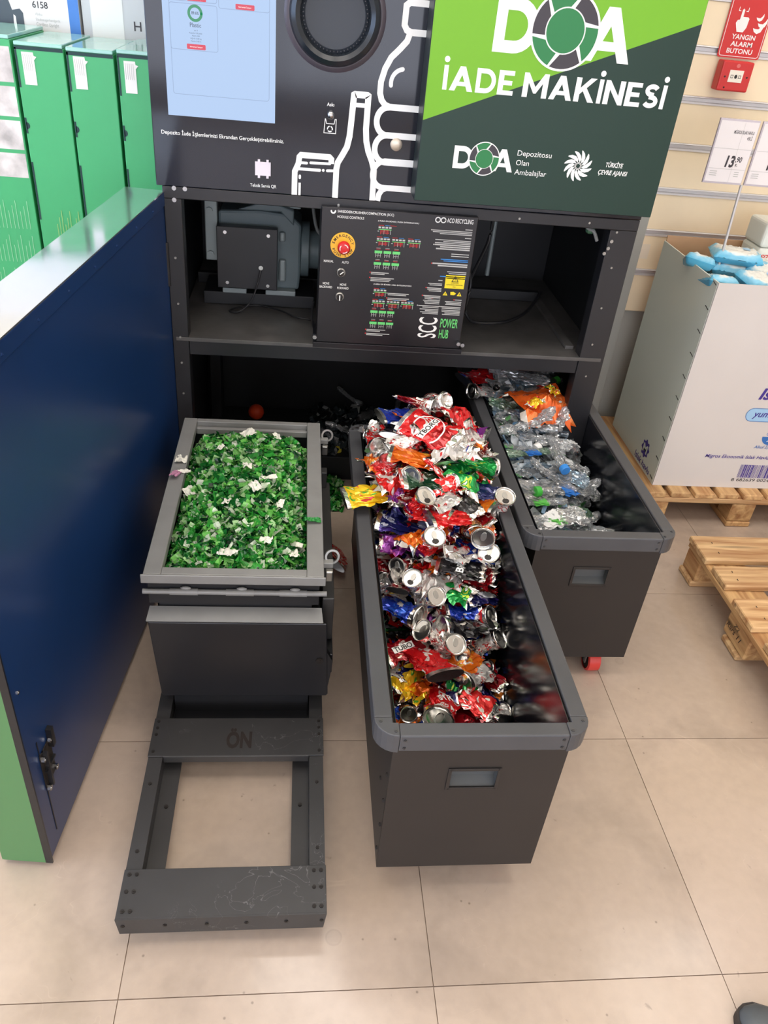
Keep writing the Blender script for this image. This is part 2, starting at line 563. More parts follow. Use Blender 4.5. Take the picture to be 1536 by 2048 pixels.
# ------------------------------------------------------------------ setting
RX0, RX1, RY0, RY1, RZ = -5.1, 4.5, -7.0, 3.0, 3.6
fl = MB().box(RX0, RX1, RY0, RY1 + 0.1, -0.06, -0.004).build('floor', M_floorbase)
tag(fl, kind='structure')
tile_me = None
gx = [-0.3 + 0.6 * k for k in range(-8, 8)]
gy = [0.732 + 0.6 * k for k in range(-13, 4)]
for x in gx:
    for y in gy:
        x0, x1 = max(x, RX0), min(x + 0.6, RX1); y0, y1 = max(y, RY0), min(y + 0.6, RY1)
        if x1 - x0 < 0.02 or y1 - y0 < 0.02: continue
        full = (x1 - x0 > 0.599 and y1 - y0 > 0.599)
        if full and tile_me is not None:
            me = tile_me
        else:
            g = 0.0009
            mb = MB().box(g, x1 - x0 - g, g, y1 - y0 - g, -0.005, 0.0)
            me = mb.mesh('tile'); me.materials.append(M_floor)
            if full: tile_me = me
        o = bpy.data.objects.new('tile', me); COL.objects.link(o); o.parent = fl
        o.location = (x0, y0, 0)
        o.rotation_euler = (random.uniform(-.0004, .0004), random.uniform(-.0004, .0004), 0)

wb = MB().box(RX0, RX1, RY1, RY1 + 0.1, -0.06, RZ).build('wall_back', M_wallgrey)
tag(wb, kind='structure')
M_slat = mat('slatwall_birch_foil', (246, 228, 194), 0.5, vary=0.05, vscale=5)
MB().box(RX0, RX1, 2.984, 3.0, .59, .736).build('slat_panel', mat('slatwall_birch_foil', (246, 228, 194), 0.5, vary=0.05, vscale=5), wb, bevel=0.003)
zr = [0.748 + 0.151 * k for k in range(19)]
for i, z in enumerate(zr):
    z1 = (zr[i + 1] if i + 1 < len(zr) else RZ) - 0.012
    MB().box(RX0, RX1, 2.984, 3.0, z + 0.012, z1).build('slat_panel', M_slat, wb, bevel=0.003)
    MB().prism([(2.9999, z - .012), (2.9999, z + .0125), (2.981, z + .0125), (2.979, z + .009), (2.992, z + .006), (2.992, z - .004), (2.980, z - .006), (2.980, z - .012)], 'x', RX0, RX1).build('groove_rail', M_rail, wb)
t1 = MB().box(1.19, 1.285, 2.94, 2.978, 0, RZ).build('trim_1', M_wallgrey, bevel=0.004); tag(t1, kind='structure')
for nm, b in (('wall_left', (RX0 - 0.1, RX0, RY0, RY1, -0.06, RZ)), ('wall_right', (RX1, RX1 + 0.1, RY0, RY1, -0.06, RZ)), ('wall_front', (RX0, RX1, RY0 - 0.1, RY0, -0.06, RZ))):
    tag(MB().box(*b).build(nm, M_wallwhite), kind='structure')
tag(MB().box(RX0, RX1, RY0, RY1, RZ, RZ + 0.05).build('ceiling', M_wallwhite), kind='structure')
M_win = mat('window_daylight', (190, 215, 255), 0.2, emit=SKYLIGHT)
wn = MB().box(RX0 + 0.005, RX0 + 0.02, -2.6, 2.4, 0.7, 3.0).build('window_1', M_win); tag(wn, kind='structure')
M_frontfill = mat('front_fill_glow', (236, 240, 255), 0.2, emit=FRONT_FILL)
w2 = MB().box(-4.6, 4.0, RY0 + 0.005, RY0 + 0.02, 0.3, 3.1).build('front_fill_panel', M_frontfill); tag(w2, kind='structure')  # unseen glowing panel, added to brighten faces turned to the camera
fr = MB()
for x in (-4.66, -2.5, -0.33, 1.84, 4.0): fr.box(x, x + 0.06, RY0 + 0.001, RY0 + 0.06, 0.24, 3.16)
fr.box(-4.66, 4.06, RY0 + 0.001, RY0 + 0.05, 0.24, 0.3).box(-4.66, 4.06, RY0 + 0.001, RY0 + 0.05, 3.1, 3.16)
fr.build('window_frame', M_rail, w2)  # bars dressing the added fill panel
fr = MB()
for y in (-2.66, -0.96, 0.74, 2.4): fr.box(RX0 + 0.001, RX0 + 0.06, y, y + 0.06, 0.64, 3.06)
fr.box(RX0 + 0.001, RX0 + 0.05, -2.66, 2.46, 0.64, 0.70).box(RX0 + 0.001, RX0 + 0.05, -2.66, 2.46, 3.0, 3.06)
fr.build('window_frame', M_rail, wn)

M_lampon = mat('lamp_diffuser_lit', (255, 247, 238), 0.5, emit=LAMP)
M_lampframe = mat('lamp_housing_white', (235, 235, 232), 0.5)
lamp_spots = [(x, 2.2) for x in (-4.2, -2.0, 0.25, 2.45)] + [(x, 1.05) for x in (-3.6, -1.5, -0.45, 0.55, 1.6)] + [(x, y) for y in (-1.2, -3.6, -6.0) for x in (-4.2, -2.0, 0.25, 2.45)]
where = {2.2: 'over the recycling machine row', 1.05: 'over the open bins', -1.2: 'in the first row behind the camera', -3.6: 'in the second row behind the camera', -6.0: 'in the last row by the front wall'}
side = {-4.2: 'by the window', -3.6: 'by the window', -2.0: 'window side', -1.5: 'beyond the open door', -0.45: 'straight above the trolley', 0.55: 'straight above the can bin', 0.25: 'middle', 1.6: 'above the loose pallet', 2.45: 'wall side'}
for x, y in lamp_spots:
    t = thing('ceiling_lamp', f'white square ceiling lamp {where[y]}, {side[x]}', 'lamp', (x, y, RZ), group='ceiling lamps', local=True)
    h = 0.42
    MB().box(-h, h, -h, h, -0.05, 0).build('housing', M_lampframe, t)
    MB().box(-h + .03, h - .03, -h + .03, h - .03, -0.056, -0.0502).build('diffuser', M_lampon, t)

# ------------------------------------------------------------------ recycling machine
MC = thing('recycling_machine', 'tall black deposit return machine with lit screen and green poster, lower door swung open', 'machine', (0.29, 2.6, 0))
FY = 2.22


def part(name, m_, *b, bevel=0.002, parent=MC):
    return MB().box(*b).build(name, m_, parent, bevel=bevel)


part('left_post', M_black, -0.360, -0.314, FY, 2.27, 0.0, 1.085)
part('right_post', M_black, 0.866, 0.945, FY, 2.27, 0.0, 1.085)
part('header_beam', M_black, -0.362, 0.945, FY, 2.26, 1.085, 1.116)
part('lower_beam', M_black, -0.314, 0.866, FY + 0.004, 2.25, 0.645, 0.688)
M_shelf = mat('worn_shelf_steel', (92, 90, 88), 0.4, 0.3, vary=0.25, vscale=10, rvary=0.12)
part('shelf', M_shelf, -0.35, 0.935, FY - 0.002, 2.96, 0.689, 0.700, bevel=0.001)
part('shelf_side_rail', M_shelf, 0.835, 0.862, 2.28, 2.70, 0.7005, 0.712, bevel=0.001)
part('shelf_back_rail', M_blackin, -0.34, 0.85, 2.70, 2.725, 0.7005, 0.735)
part('side_panel', M_blackin, -0.362, -0.352, 2.27, 2.975, 0.0, 2.05)
part('side_panel', M_blackin, 0.936, 0.946, 2.27, 2.975, 0.0, 2.05)
part('back_panel', M_blackin, -0.352, 0.936, 2.962, 2.975, 0.0, 2.05)
part('roof', M_black, -0.376, 0.946, FY, 2.975, 2.05, 2.07)
part('floor_pan', M_blackin, -0.352, 0.56, 2.58, 2.962, 0.0, 0.1)
part('inner_post', M_blackin, -0.33, -0.29, 2.86, 2.95, 0.1, 0.689)
fp = part('front_panel', M_gloss, -0.376, 0.946, FY, 2.25, 1.1165, 2.05)

# screen
M_screen = mat('screen_lit', (190, 216, 252), 0.3, spec=.2, emit=0.86)
sc_ = part('screen', M_screen, -0.334, -0.071, FY - 0.0015, FY + 0.004, 1.286, 1.72, bevel=0)
M_ui = mat('screen_card_line', (160, 184, 222), 0.4, emit=0.8)
M_uicard = mat('screen_card', (206, 228, 255), 0.3, emit=0.8)
M_uired = mat('screen_red_button', (226, 60, 84), 0.3, emit=0.85)
M_uigreen = mat('screen_green_ring', (46, 150, 100), 0.3, emit=0.85)
M_uitext = mat('screen_text', (84, 104, 128), 0.3, emit=0.8)
y_ = FY - 0.002
u = MB()
for (a, b, c, d) in ((-0.318, -0.208, 1.431, 1.525), (-0.204, -0.086, 1.522, 1.62), (-0.318, -0.208, 1.53, 1.62)):
    stroke(u, rrect(a, b, c, d, 0.005), 0.0012, y_, closed=True)
stroke(u, rrect(-0.318, -0.086, 1.335, 1.66, 0.006), 0.0012, y_, closed=True)
u.build('card_outline', M_ui, sc_)
u = MB()
for cx, cz in ((-0.259, 1.4385), (-0.2545, 1.5365), (-0.143, 1.5285)):
    u.poly([(p[0], y_, p[1]) for p in rrect(cx - .022, cx + .022, cz - .0055, cz + .0055, .002)[::-1]])
u.build('red_button', M_uired, sc_)
u = MB(); stroke(u, arc(-0.259, 1.507, 0.0145, 0, 360, 30), 0.006, y_); u.build('percent_ring', M_uigreen, sc_)
text('89.6%', M_uitext, sc_, (-0.259, y_, 1.5045), 0.017, 0.006, bold=.02, align='c')
text('Plastic', M_uitext, sc_, (-0.259, y_, 1.479), 0.026, 0.0085, bold=.01, align='c')
for i, wd in enumerate((0.008, 0.03, 0.018, 0.026, 0.024)):
    text(('x1', 'Kapasite 150 paket', 'Alarm 204', 'Ağırlık 0.00 kg', 'Hacim 0.00 lt')[i], M_uitext, sc_, (-0.259, y_, 1.471 - i * 0.0056), wd, 0.003, align='c')
for cx, cz in ((-0.259, 1.437), (-0.2545, 1.535), (-0.143, 1.527)):
    text('Sıfırlamak İstiyor', M_white, sc_, (cx, y_ - .0003, cz), 0.03, 0.0028, align='c')
# panel lettering and icons
yp = FY - 0.0012
text('Depozito İade İşlemlerinizi Ekrandan Gerçekleştirebilirsiniz.', M_white, fp, (-0.354, yp, 1.2415), 0.306, 0.0088, bold=.008)
text('Teknik Servis QR', M_white, fp, (-0.134, yp, 1.1305), 0.068, 0.0078, bold=.01)
text('Askı', M_white, fp, (0.067, yp, 1.336), 0.018, 0.008, bold=.01, align='c')
q = MB(); q.box(-0.121, -0.081, FY - 0.004, FY, 1.160, 1.193)
for x in (-0.114, -0.092):
    q.box(x, x + .006, FY - .006, FY - .001, 1.192, 1.199).box(x, x + .006, FY - .006, FY - .001, 1.154, 1.161)
q.build('code_holder', mat('holder_pale', (226, 218, 226), 0.4), fp)
# inlet ring
cx, cz = 0.069, 1.532
MB().lathe([(0.121, 0), (0.121, .006), (0.112, .012), (0.109, .012)], (cx, FY, cz), (0, -1, 0), 48).build('inlet_ring', mat('ring_brown_grey', (72, 66, 74), 0.35), fp, smooth=True)
MB().lathe([(0.109, .012), (0.104, .030), (0.094, .036), (0.084, .030), (0.080, .012), (0.079, -0.002)], (cx, FY, cz), (0, -1, 0), 48).build('inlet_bezel', mat('bezel_black', (30, 36, 42), 0.25), fp, smooth=True)
MB().lathe([(0.080, .004), (0.072, .008), (0.0715, .003), (0.0, .003)], (cx, FY, cz), (0, -1, 0), 48).build('inlet_flap', mat('flap_slate', (48, 54, 62), 0.45), fp, smooth=True)
k = MB()
for i in range(56):
    t = 2 * PI * i / 56
    k.cyl((cx + .076 * math.cos(t), FY - .004, cz + .076 * math.sin(t)), (cx + .076 * math.cos(t), FY - .009, cz + .076 * math.sin(t)), .0016, 5)
o = k.build('bristles', M_black, fp); o['kind'] = 'stuff'
MB().sphere((0.0685, FY - 0.012, 1.318), 0.0095, sc=(1, 1.1, 1.15)).build('bag_hook', M_steel, fp, smooth=True)
MB().lathe([(0.0155, 0), (0.0155, .003), (0.013, .0045), (0, .0045)], (0.241, FY, 1.260), (0, -1, 0), 28).build('lock_cap', mat('lock_beige_metal', (200, 188, 170), 0.3, 0.6), fp, smooth=True)
k = MB()
stroke(k, [(0.055, 1.3065), (0.056, 1.3065), (0.059, 1.296), (0.078, 1.296), (0.080, 1.307), (0.083, 1.307), (0.083, 1.274), (0.053, 1.274)], 0.0018, yp, closed=True)
for a in (90, 210, 330):
    stroke(k, arc(0.068, 1.284, 0.0062, a + 20, a + 95, 3), 0.0028, yp)
k.build('bag_icon', M_white, fp)
# pictograms: can, wine bottle, big bottle in a hand
LW = 0.0145
k = MB()
stroke(k, [(-0.0185, 1.1175), (-0.0185, 1.176), (-0.013, 1.188), (-0.0095, 1.196), (-0.0075, 1.212), (-0.003, 1.217), (0.070, 1.217), (0.0755, 1.212), (0.0755, 1.201)], LW, yp, cap=False)
stroke(k, [(-0.006, 1.1985), (0.012, 1.1985)], 0.0065, yp); stroke(k, [(0.022, 1.2), (0.072, 1.201)], 0.0065, yp)
stroke(k, [(-0.012, 1.1835), (0.046, 1.1835)], 0.0075, yp); stroke(k, [(0.0555, 1.184), (0.0556, 1.184)], 0.007, yp); stroke(k, [(0.066, 1.184), (0.083, 1.185)], 0.007, yp)
stroke(k, [(-0.005, 1.166), (-0.005, 1.161)], 0.0062, yp); stroke(k, [(-0.005, 1.149), (-0.005, 1.1175)], 0.0062, yp, cap=False)
k.build('can_pictogram', M_white, fp)
k = MB()
stroke(k, [(0.0895, 1.1175), (0.0895, 1.19), (0.0925, 1.206), (0.103, 1.224), (0.114, 1.245), (0.119, 1.27), (0.121, 1.30), (0.1245, 1.366), (0.127, 1.3675), (0.158, 1.3675), (0.1605, 1.366), (0.160, 1.29), (0.163, 1.262), (0.170, 1.238), (0.181, 1.215), (0.1885, 1.192), (0.1895, 1.1175)], LW * 1.05, yp, cap=False)
stroke(k, [(0.125, 1.344), (0.158, 1.344)], 0.010, yp)
k.build('bottle_pictogram', M_white, fp)
k = MB()
stroke(k, [(0.30, 1.572), (0.245, 1.572), (0.2365, 1.565), (0.2355, 1.525), (0.242, 1.515), (0.252, 1.511), (0.30, 1.511)], LW, yp)
stroke(k, [(0.251, 1.511), (0.245, 1.492), (0.230, 1.475), (0.210, 1.455), (0.197, 1.43), (0.189, 1.40), (0.189, 1.375), (0.194, 1.36), (0.203, 1.350), (0.215, 1.346), (0.30, 1.346)], LW, yp)
stroke(k, arc(0.246, 1.40, 0.032, 100, 190, 10), 0.010, yp)
for zc in (1.3125, 1.2475, 1.185):
    stroke(k, [(0.30, zc + .033), (0.215, zc + .033)] + arc(0.214, zc, 0.0285, 90, 270, 14, 0.0325) + [(0.215, zc - .0325), (0.30, zc - .0325)], LW, yp)
stroke(k, [(0.30, 1.1515), (0.225, 1.1515), (0.213, 1.146), (0.206, 1.134), (0.2035, 1.1175)], LW, yp, cap=False)
k.build('hand_pictogram', M_white, fp)
bolts(fp, [(-0.331, FY, 1.1125), (-0.303, FY, 1.1125), (-0.332, FY, 1.083)], 0.006, M_steel)
bolts(MC, [(0.10, FY, 1.10), (0.60, FY, 1.098), (0.80, FY, 1.10), (0.885, FY, 1.08), (0.895, FY, 0.98), (0.895, FY, 0.86), (0.895, FY, .745), (0.9, FY, 0.64), (-0.338, FY, .93), (-0.338, FY, .80), (-0.338, FY, .70), (-0.338, FY, .62), (-0.338, FY, .52)], 0.0032, M_steel2)

# poster panel
PY = 2.13
po = part('poster_panel', mat('poster_panel_edge', (22, 34, 36), 0.4), 0.290, 0.932, PY, FY, 1.146, 1.80, bevel=0.002)
po['label'] = 'projecting panel with bright and dark green poster'
MB().poly([(0.2915, PY - .0006, 1.1475), (0.9305, PY - .0006, 1.1475), (0.9305, PY - .0006, 1.59), (0.2915, PY - .0006, 1.335)]).build('dark_field', M_green2, po)
MB().poly([(0.2915, PY - .0006, 1.335), (0.9305, PY - .0006, 1.59), (0.9305, PY - .0006, 1.7985), (0.2915, PY - .0006, 1.7985)]).build('light_field', M_green1, po)


def aperture(cx, cz, r, y, parent):
    a = MB(); disc(a, cx, cz, r, y, 48); a.build('logo_ring', M_white, parent)
    ri, ro = r * 0.58, r * 0.94
    for i in range(6):
        a0 = 60 * i + 12
        out = arc(cx, cz, ro, a0, a0 + 56, 8)
        inn = arc(cx, cz, ri, a0 + 62, a0 + 14, 6)
        pts = [(p[0], y - .0004, p[1]) for p in out + inn]
        MB().poly(pts[::-1]).build('logo_blade', M_logo_g if i % 2 else M_logo_d, parent)
    a = MB(); disc(a, cx, cz, r * 0.545, y - .0006, 40); a.build('logo_centre', M_logo_g, parent)


block_caps('D', M_white, po, 0.436, 1.4935, 0.104, 0.112, PY - .0012, .23)
block_caps('A', M_white, po, 0.652, 1.4935, 0.122, 0.112, PY - .0012, .23)
aperture(0.605, 1.549, 0.0835, PY - .0018, po)
block_caps('\u0130ADE MAK\u0130NES\u0130', M_white, po, 0.329, 1.405, 0.558, 0.0525, PY - .0012)
block_caps('D', M_white, po, 0.378, 1.2315, 0.050, 0.053, PY - .0012, .23)
block_caps('A', M_white, po, 0.478, 1.2315, 0.056, 0.053, PY - .0012, .23)
aperture(0.4575, 1.2585, 0.040, PY - .0018, po)
for s_, z, wd in (('Depozitosu', 1.2725, .089), ('Olan', 1.2500, .034), ('Ambalajlar', 1.2275, .084)):
    text(s_, M_white, po, (0.541, PY - .0012, z), wd, 0.0125)
k = MB()
for i in range(12):
    a = 30 * i
    pts = []
    for t, wdt in ((0.25, .0), (0.4, .16), (0.6, .2), (0.8, .17), (0.95, .08), (1.0, 0.0)):
        pts.append((t, wdt))
    up = [(t, 8 + wdt) for t, wdt in pts]
    R_ = 0.0375
    L1, L2 = [], []
    for t, wdt in pts:
        ang = math.radians(a + 55 * t)
        w2 = wdt * R_ * 0.6
        px_, pz_ = R_ * t * math.cos(ang), R_ * t * math.sin(ang)
        nx, nz = -math.sin(ang + 0.5), math.cos(ang + 0.5)
        L1.append((0.7035 + px_ + nx * w2, 1.2595 + pz_ + nz * w2)); L2.append((0.7035 + px_ - nx * w2, 1.2595 + pz_ - nz * w2))
    k.poly([(p[0], PY - .0012, p[1]) for p in (L1 + L2[::-1][1:-1])])
stroke(k, arc(0.7035, 1.2595, 0.0085, 0, 360, 16), 0.0012, PY - .0013)
stroke(k, arc(0.7035, 1.2595, 0.0060, 0, 360, 16), 0.0010, PY - .0013)
k.build('flower_emblem', M_white, po)
text('TÜRKİYE', M_white, po, (0.799, PY - .0012, 1.2625), 0.046, 0.0105, bold=.02, shear=.15, align='c')
text('ÇEVRE AJANSI', M_white, po, (0.799, PY - .0012, 1.2440), 0.078, 0.0105, bold=.02, shear=.15, align='c')

# control box (power hub)
CY = 2.2
M_cb = mat('control_box_black', (27, 26, 30), 0.28)
cbx = part('control_box', M_cb, 0.055, 0.482, CY, 2.36, 0.716, 1.098, bevel=0.002)
cbx['label'] = 'black control box printed with wiring tables and an emergency stop'
part('box_foot', M_cb, 0.046, 0.49, CY - 0.004, 2.34, 0.7005, 0.7155, bevel=0.001)
MB().cyl((0.05, CY - .004, .735), (0.05, CY - .016, .735), .006, 10).cyl((0.475, CY - .004, .737), (0.475, CY - .016, .737), .006, 10).build('thumb_screw', M_steel, cbx)
MB().cyl((0.488, CY - .004, .733), (0.488, CY - .014, .733), .006, 10).build('thumb_screw', M_steel, cbx)
yc = CY - 0.0012
M_yel = mat('emergency_yellow', (250, 190, 56), 0.4)
M_redb = mat('button_red', (214, 40, 42), 0.3)
MB().cyl((0.117, CY, 1.0), (0.117, CY - .004, 1.0), 0.034, 36).build('emergency_plate', M_yel, cbx)
eb = MB().lathe([(0.012, 0), (0.012, .012), (0.017, .014), (0.0175, .022), (0.014, .027), (0, .028)], (0.119, CY - .004, 0.999), (0, -1, 0), 28).build('emergency_button', M_redb, cbx, smooth=True)
k = MB()
for a in (20, 140, 260): stroke(k, arc(0.119, 0.999, 0.011, a, a + 60, 5), 0.0022, CY - .0335)
k.build('button_arrow', M_white, eb)
M_ink = mat('print_black', (30, 24, 20), 0.5)


def arc_text(body, c, r, a_mid, span, cap, inside, y, material, parent):
    mb = MB(); n = len(body)
    for i, ch in enumerate(body):
        if ch == ' ': continue
        t = (i / (n - 1) - 0.5) * span
        a = math.radians(a_mid - t if not inside else a_mid + t)
        v, f = text_verts(ch, .02)
        v = v - np.array([(v[:, 0].min() + v[:, 0].max()) / 2, 0, 0])
        s_ = cap / 0.727
        ux, uz = (math.sin(a), -math.cos(a)) if not inside else (-math.sin(a), math.cos(a))
        vx, vz = (math.cos(a), math.sin(a)) if not inside else (-math.cos(a), -math.sin(a))
        k0 = len(mb.v)
        for p in v:
            mb.v.append((c[0] + r * math.cos(a) + ux * p[0] * s_ + vx * p[1] * s_, y, c[1] + r * math.sin(a) + uz * p[0] * s_ + vz * p[1] * s_))
        mb.f += [tuple(k0 + q for q in ff) for ff in f]
    return mb.build('lettering', material, parent)


arc_text('EMERGENCY', (0.117, 1.0), 0.0232, 90, 150, 0.0075, False, CY - .0045, M_ink, cbx)
arc_text('PUSH STOP', (0.117, 1.0), 0.0312, 270, 130, 0.0075, True, CY - .0045, M_ink, cbx)
for s_, x, z, wd in (('MANUAL', .0805, .951, .027), ('AUTO', .1265, .950, .019), ('MOVE', .076, .888, .018), ('BACKWARD', .076, .878, .035), ('MOVE', .124, .887, .018), ('FORWARD', .124, .877, .032)):
    text(s_, M_white, cbx, (x, yc, z), wd, .0062, bold=.012, align='c')
for z, a in ((0.925, 40), (0.856, 90)):
    kn = MB().lathe([(0.0125, 0), (0.0125, .006), (0.0105, .008), (0.0095, .008)], (0.116, CY, z), (0, -1, 0), 28).build('selector_knob', M_steel2, cbx, smooth=True)
    MB().lathe([(0.0095, 0.006), (0.009, .012), (0, .013)], (0.116, CY, z), (0, -1, 0), 24).build('knob_cap', M_ink, kn, smooth=True)
    k = MB(); d = (math.cos(math.radians(a)) * .0075, math.sin(math.radians(a)) * .0075)
    stroke(k, [(0.116 - d[0] * .3, z - d[1] * .3), (0.116 + d[0], z + d[1])] if a != 90 else [(0.116, z - .007), (0.116, z + .006)], .003, CY - .0145)
    k.build('knob_mark', M_white, kn)
k = MB(); stroke(k, arc(0.0865, 1.0885, 0.0055, 180, 360, 8), .004, yc); k.build('gear_icon', M_white, cbx)
text('SHREDDER/CRUSHER/COMPACTION (SCC)', M_white, cbx, (0.098, yc, 1.0855), 0.152, .0062, bold=.01)
text('MODULE CONTROLS', M_white, cbx, (0.098, yc, 1.0715), 0.072, .0062, bold=.01)
k = MB(); stroke(k, arc(0.371, 1.0845, .0065, 0, 360, 16), .0028, yc); stroke(k, arc(0.386, 1.0845, .0065, 0, 360, 16), .0028, yc); k.build('loop_logo', M_white, cbx)
text('ACO RECYCLING', M_white, cbx, (0.396, yc, 1.079), 0.073, .0115, bold=.015)
text('# FLESA ON BOARD | FLESA ENTEGRASYONU', M_white, cbx, (0.208, yc, 1.0695), 0.112, .0036, bold=.01)
text('# AREA ON BOARD | AREA ENTEGRASYONU', M_white, cbx, (0.21, yc, .896), 0.108, .0036, bold=.01)
M_pred = mat('print_red', (214, 50, 52), 0.5); M_pblue = mat('print_blue', (60, 140, 214), 0.5); M_pgreen = mat('print_green', (110, 214, 120), 0.5); M_pgrey = mat('print_grey', (190, 190, 186), 0.5)
wl, rl, gl, bl_ = MB(), MB(), MB(), MB()


def hbar(mb, x, z, wd, h): mb.poly([(x, yc, z), (x + wd, yc, z), (x + wd, yc, z + h), (x, yc, z + h)])


def terminal(x, z, red=True):
    for i in range(4): hbar(wl, x + i * .0095, z, .007, .0045)
    hbar(gl, x, z - .004, .036, .0018)
    for i in range(4): hbar(rl if red and i % 2 == 0 else wl, x + .006 + i * .009, z - .016, .0012, .012)
    for i in range(3): hbar(rl, x + .008, z - .013 + i * .0035, .022, .0012)
    hbar(wl, x - .002, z - .009, .004, .002)
    hbar(rl, x, z + .007, .014, .0012); hbar(bl_, x + .018, z + .007, .014, .0012)


def greenterm(x, z):
    hbar(gl, x, z, .021, .0075)
    for i in range(3): hbar(wl, x + .003 + i * .0065, z - .011, .0012, .011)
    hbar(wl, x + .003, z - .006, .015, .001)
    hbar(rl, x + .004, z + .011, .012, .0012); hbar(wl, x + .004, z + .014, .012, .001)


terminal(.211, 1.052)
for x in (.209, .2515, .295): terminal(x, 1.021)
for x in (.2055, .2305, .2555): greenterm(x, .984); greenterm(x, .952)
terminal(.212, .878)
for x in (.2105, .2525, .294): terminal(x, .846)
for x in (.207, .2315, .2555): greenterm(x, .813); greenterm(x, .779)
rnd = random.Random(3)


def para(x0, z, n, wd, right=True, dz=.0042, mb=None, h=.0024, dot=None):
    for i in range(n):
        wv = wd * rnd.uniform(.7, 1) if i else wd
        hbar(mb or wl, x0 - wv if right else x0, z - i * dz, wv, h)
    if dot: hbar(dot, x0 - wd - .004 if right else x0 - .004, z, .003, .003)


para(.20, .929, 2, .05, False, dot=rl); para(.20, .914, 3, .066, False, dot=rl)
para(.253, .872, 2, .06, False, dot=wl); para(.253, .858, 2, .062, False, dot=rl)
para(.20, .761, 2, .055, False, dot=rl); para(.20, .749, 2, .068, False, dot=rl)
for z, n, wd in ((1.062, 1, .02), (1.056, 3, .115), (1.039, 1, .018), (1.031, 3, .1), (.994, 1, .05), (.988, 1, .05), (.944, 1, .055), (.939, 1, .05)):
    para(.47, z, n, wd)
para(.47, 1.017, 3, .1, dz=.0055, h=.0036, dot=wl); para(.47, .965, 2, .1, dz=.0058, h=.0038, dot=rl)
para(.47, .978, 2, .078, mb=bl_); para(.47, .928 + .002, 2, .074, mb=bl_)
para(.405, .918, 1, .012); para(.405, .908, 2, .04); para(.405, .895, 3, .042, dot=rl); para(.405, .872, 4, .05, dot=rl)
for x in (.404, .468):
    para(x, .864, 1, .02, dot=rl); para(x, .858, 3, .048); para(x, .842, 2, .06, dot=wl); para(x, .832, 4, .055)
hbar(rl, .24, 1.0595, .02, .001)
for mb, mm, nm in ((wl, M_pgrey, 'white_print'), (rl, M_pred, 'red_print'), (gl, M_pgreen, 'green_print'), (bl_, M_pblue, 'blue_print')):
    o = mb.build(nm, mm, cbx); o['kind'] = 'stuff'
M_warn = mat('warning_yellow', (244, 220, 40), 0.45)
k = MB(); hbar(k, .413, .898, .056, .038)
for x in (.4175, .4585):
    k.poly([(x - .007, yc, .877), (x + .007, yc, .877), (x, yc, .889)])
k.poly([(.433, yc, .879), (.444, yc, .879), (.449, yc, .884), (.441, yc, .889), (.432, yc, .888)])
k.build('warning_label', M_warn, cbx)
k = MB(); yc2 = CY - .0018
stroke(k, [(.432, .918), (.450, .918), (.441, .933)], .0018, yc2, closed=True)
k.poly([(.4403, yc2, .922), (.4417, yc2, .922), (.4421, yc2, .929), (.4399, yc2, .929)])
for x in (.4175, .4585): k.poly([(x - .0008, yc2, .879), (x + .0008, yc2, .879), (x + .001, yc2, .885), (x - .001, yc2, .885)])
k.build('warning_sign', M_ink, cbx)
text('ATTENTION', M_ink, cbx, (.441, yc2, .9125), .022, .0028, bold=.01, align='c')
text('AUTHORIZED PERSONNEL', M_ink, cbx, (.441, yc2, .9075), .048, .0028, bold=.01, align='c')
text('ONLY', M_ink, cbx, (.441, yc2, .9015), .01, .0028, bold=.01, align='c')
text('SCC', M_white, cbx, (.405, yc, .7465), 0.062, .052, X=(0, 0, 1), Z=(-1, 0, 0), bold=.01)
text('POWER', M_pgreen, cbx, (.415, yc, .781), .052, .026, bold=.012)
text('HUB', M_pgreen, cbx, (.415, yc, .7475), .028, .026, bold=.012)

# gear motor on the shelf
gm = MB().prism([(-0.25, .752), (0.0, .752), (0.004, .80), (0.004, .955), (-.03, .985), (-.12, .993), (-.25, .985)], 'y', 2.53, 2.68).build('gear_motor', M_gear, MC, bevel=0.008)
gm['label'] = 'grey gear motor with black square cover plate on the shelf'
MB().box(-0.29, -0.252, 2.52, 2.56, .835, 1.08).build('flange_plate', M_gear2, gm, bevel=.003)
MB().box(-0.15, 0.0, 2.545, 2.58, 1.0, 1.08).build('flange_plate', M_gear2, gm, bevel=.003)
cp = MB().box(-0.252, -0.068, 2.475, 2.505, .765, .953).build('cover_plate', M_black, gm, bevel=.002)
bolts(gm, [(-.226, 2.475, .937), (-.096, 2.475, .934), (-.222, 2.475, .783), (-.097, 2.475, .779)], .0055, M_steel)
bolts(gm, [(-.275, 2.52, .985), (-.275, 2.52, .855), (-.115, 2.545, 1.025)], .011, M_gear2, h=.008)
MB().cyl((0.004, 2.60, .865), (0.03, 2.60, .865), .085, 32).build('drive_disc', M_gear, gm, bevel=.003, smooth=True)
MB().cyl((0.03, 2.60, .865), (0.20, 2.60, .865), .06, 28).build('motor_barrel', M_gear, gm, smooth=True)
MB().box(-.24, -.165, 2.50, 2.56, .7405, .756).build('foot', M_gear2, gm, bevel=.002)
MB().box(-.105, -.01, 2.50, 2.60, .7405, .756).build('foot', M_gear2, gm, bevel=.002)
MB().box(-.30, .05, 2.505, 2.66, .7005, .7403).build('base_plate', M_blackin, gm, bevel=.002)
MB().prism([(-.19, .994), (-.06, .994), (-.02, .955), (-.02, 1.0), (-.10, 1.025)], 'y', 2.52, 2.60).build('gusset', M_gear, gm, bevel=.004)
MB().box(-.064, -.042, 2.515, 2.535, .78, .85).build('side_rib', M_gear2, gm, bevel=.006)
MB().box(-.064, -.045, 2.515, 2.535, .905, .935).build('side_rib', M_gear2, gm, bevel=.006)
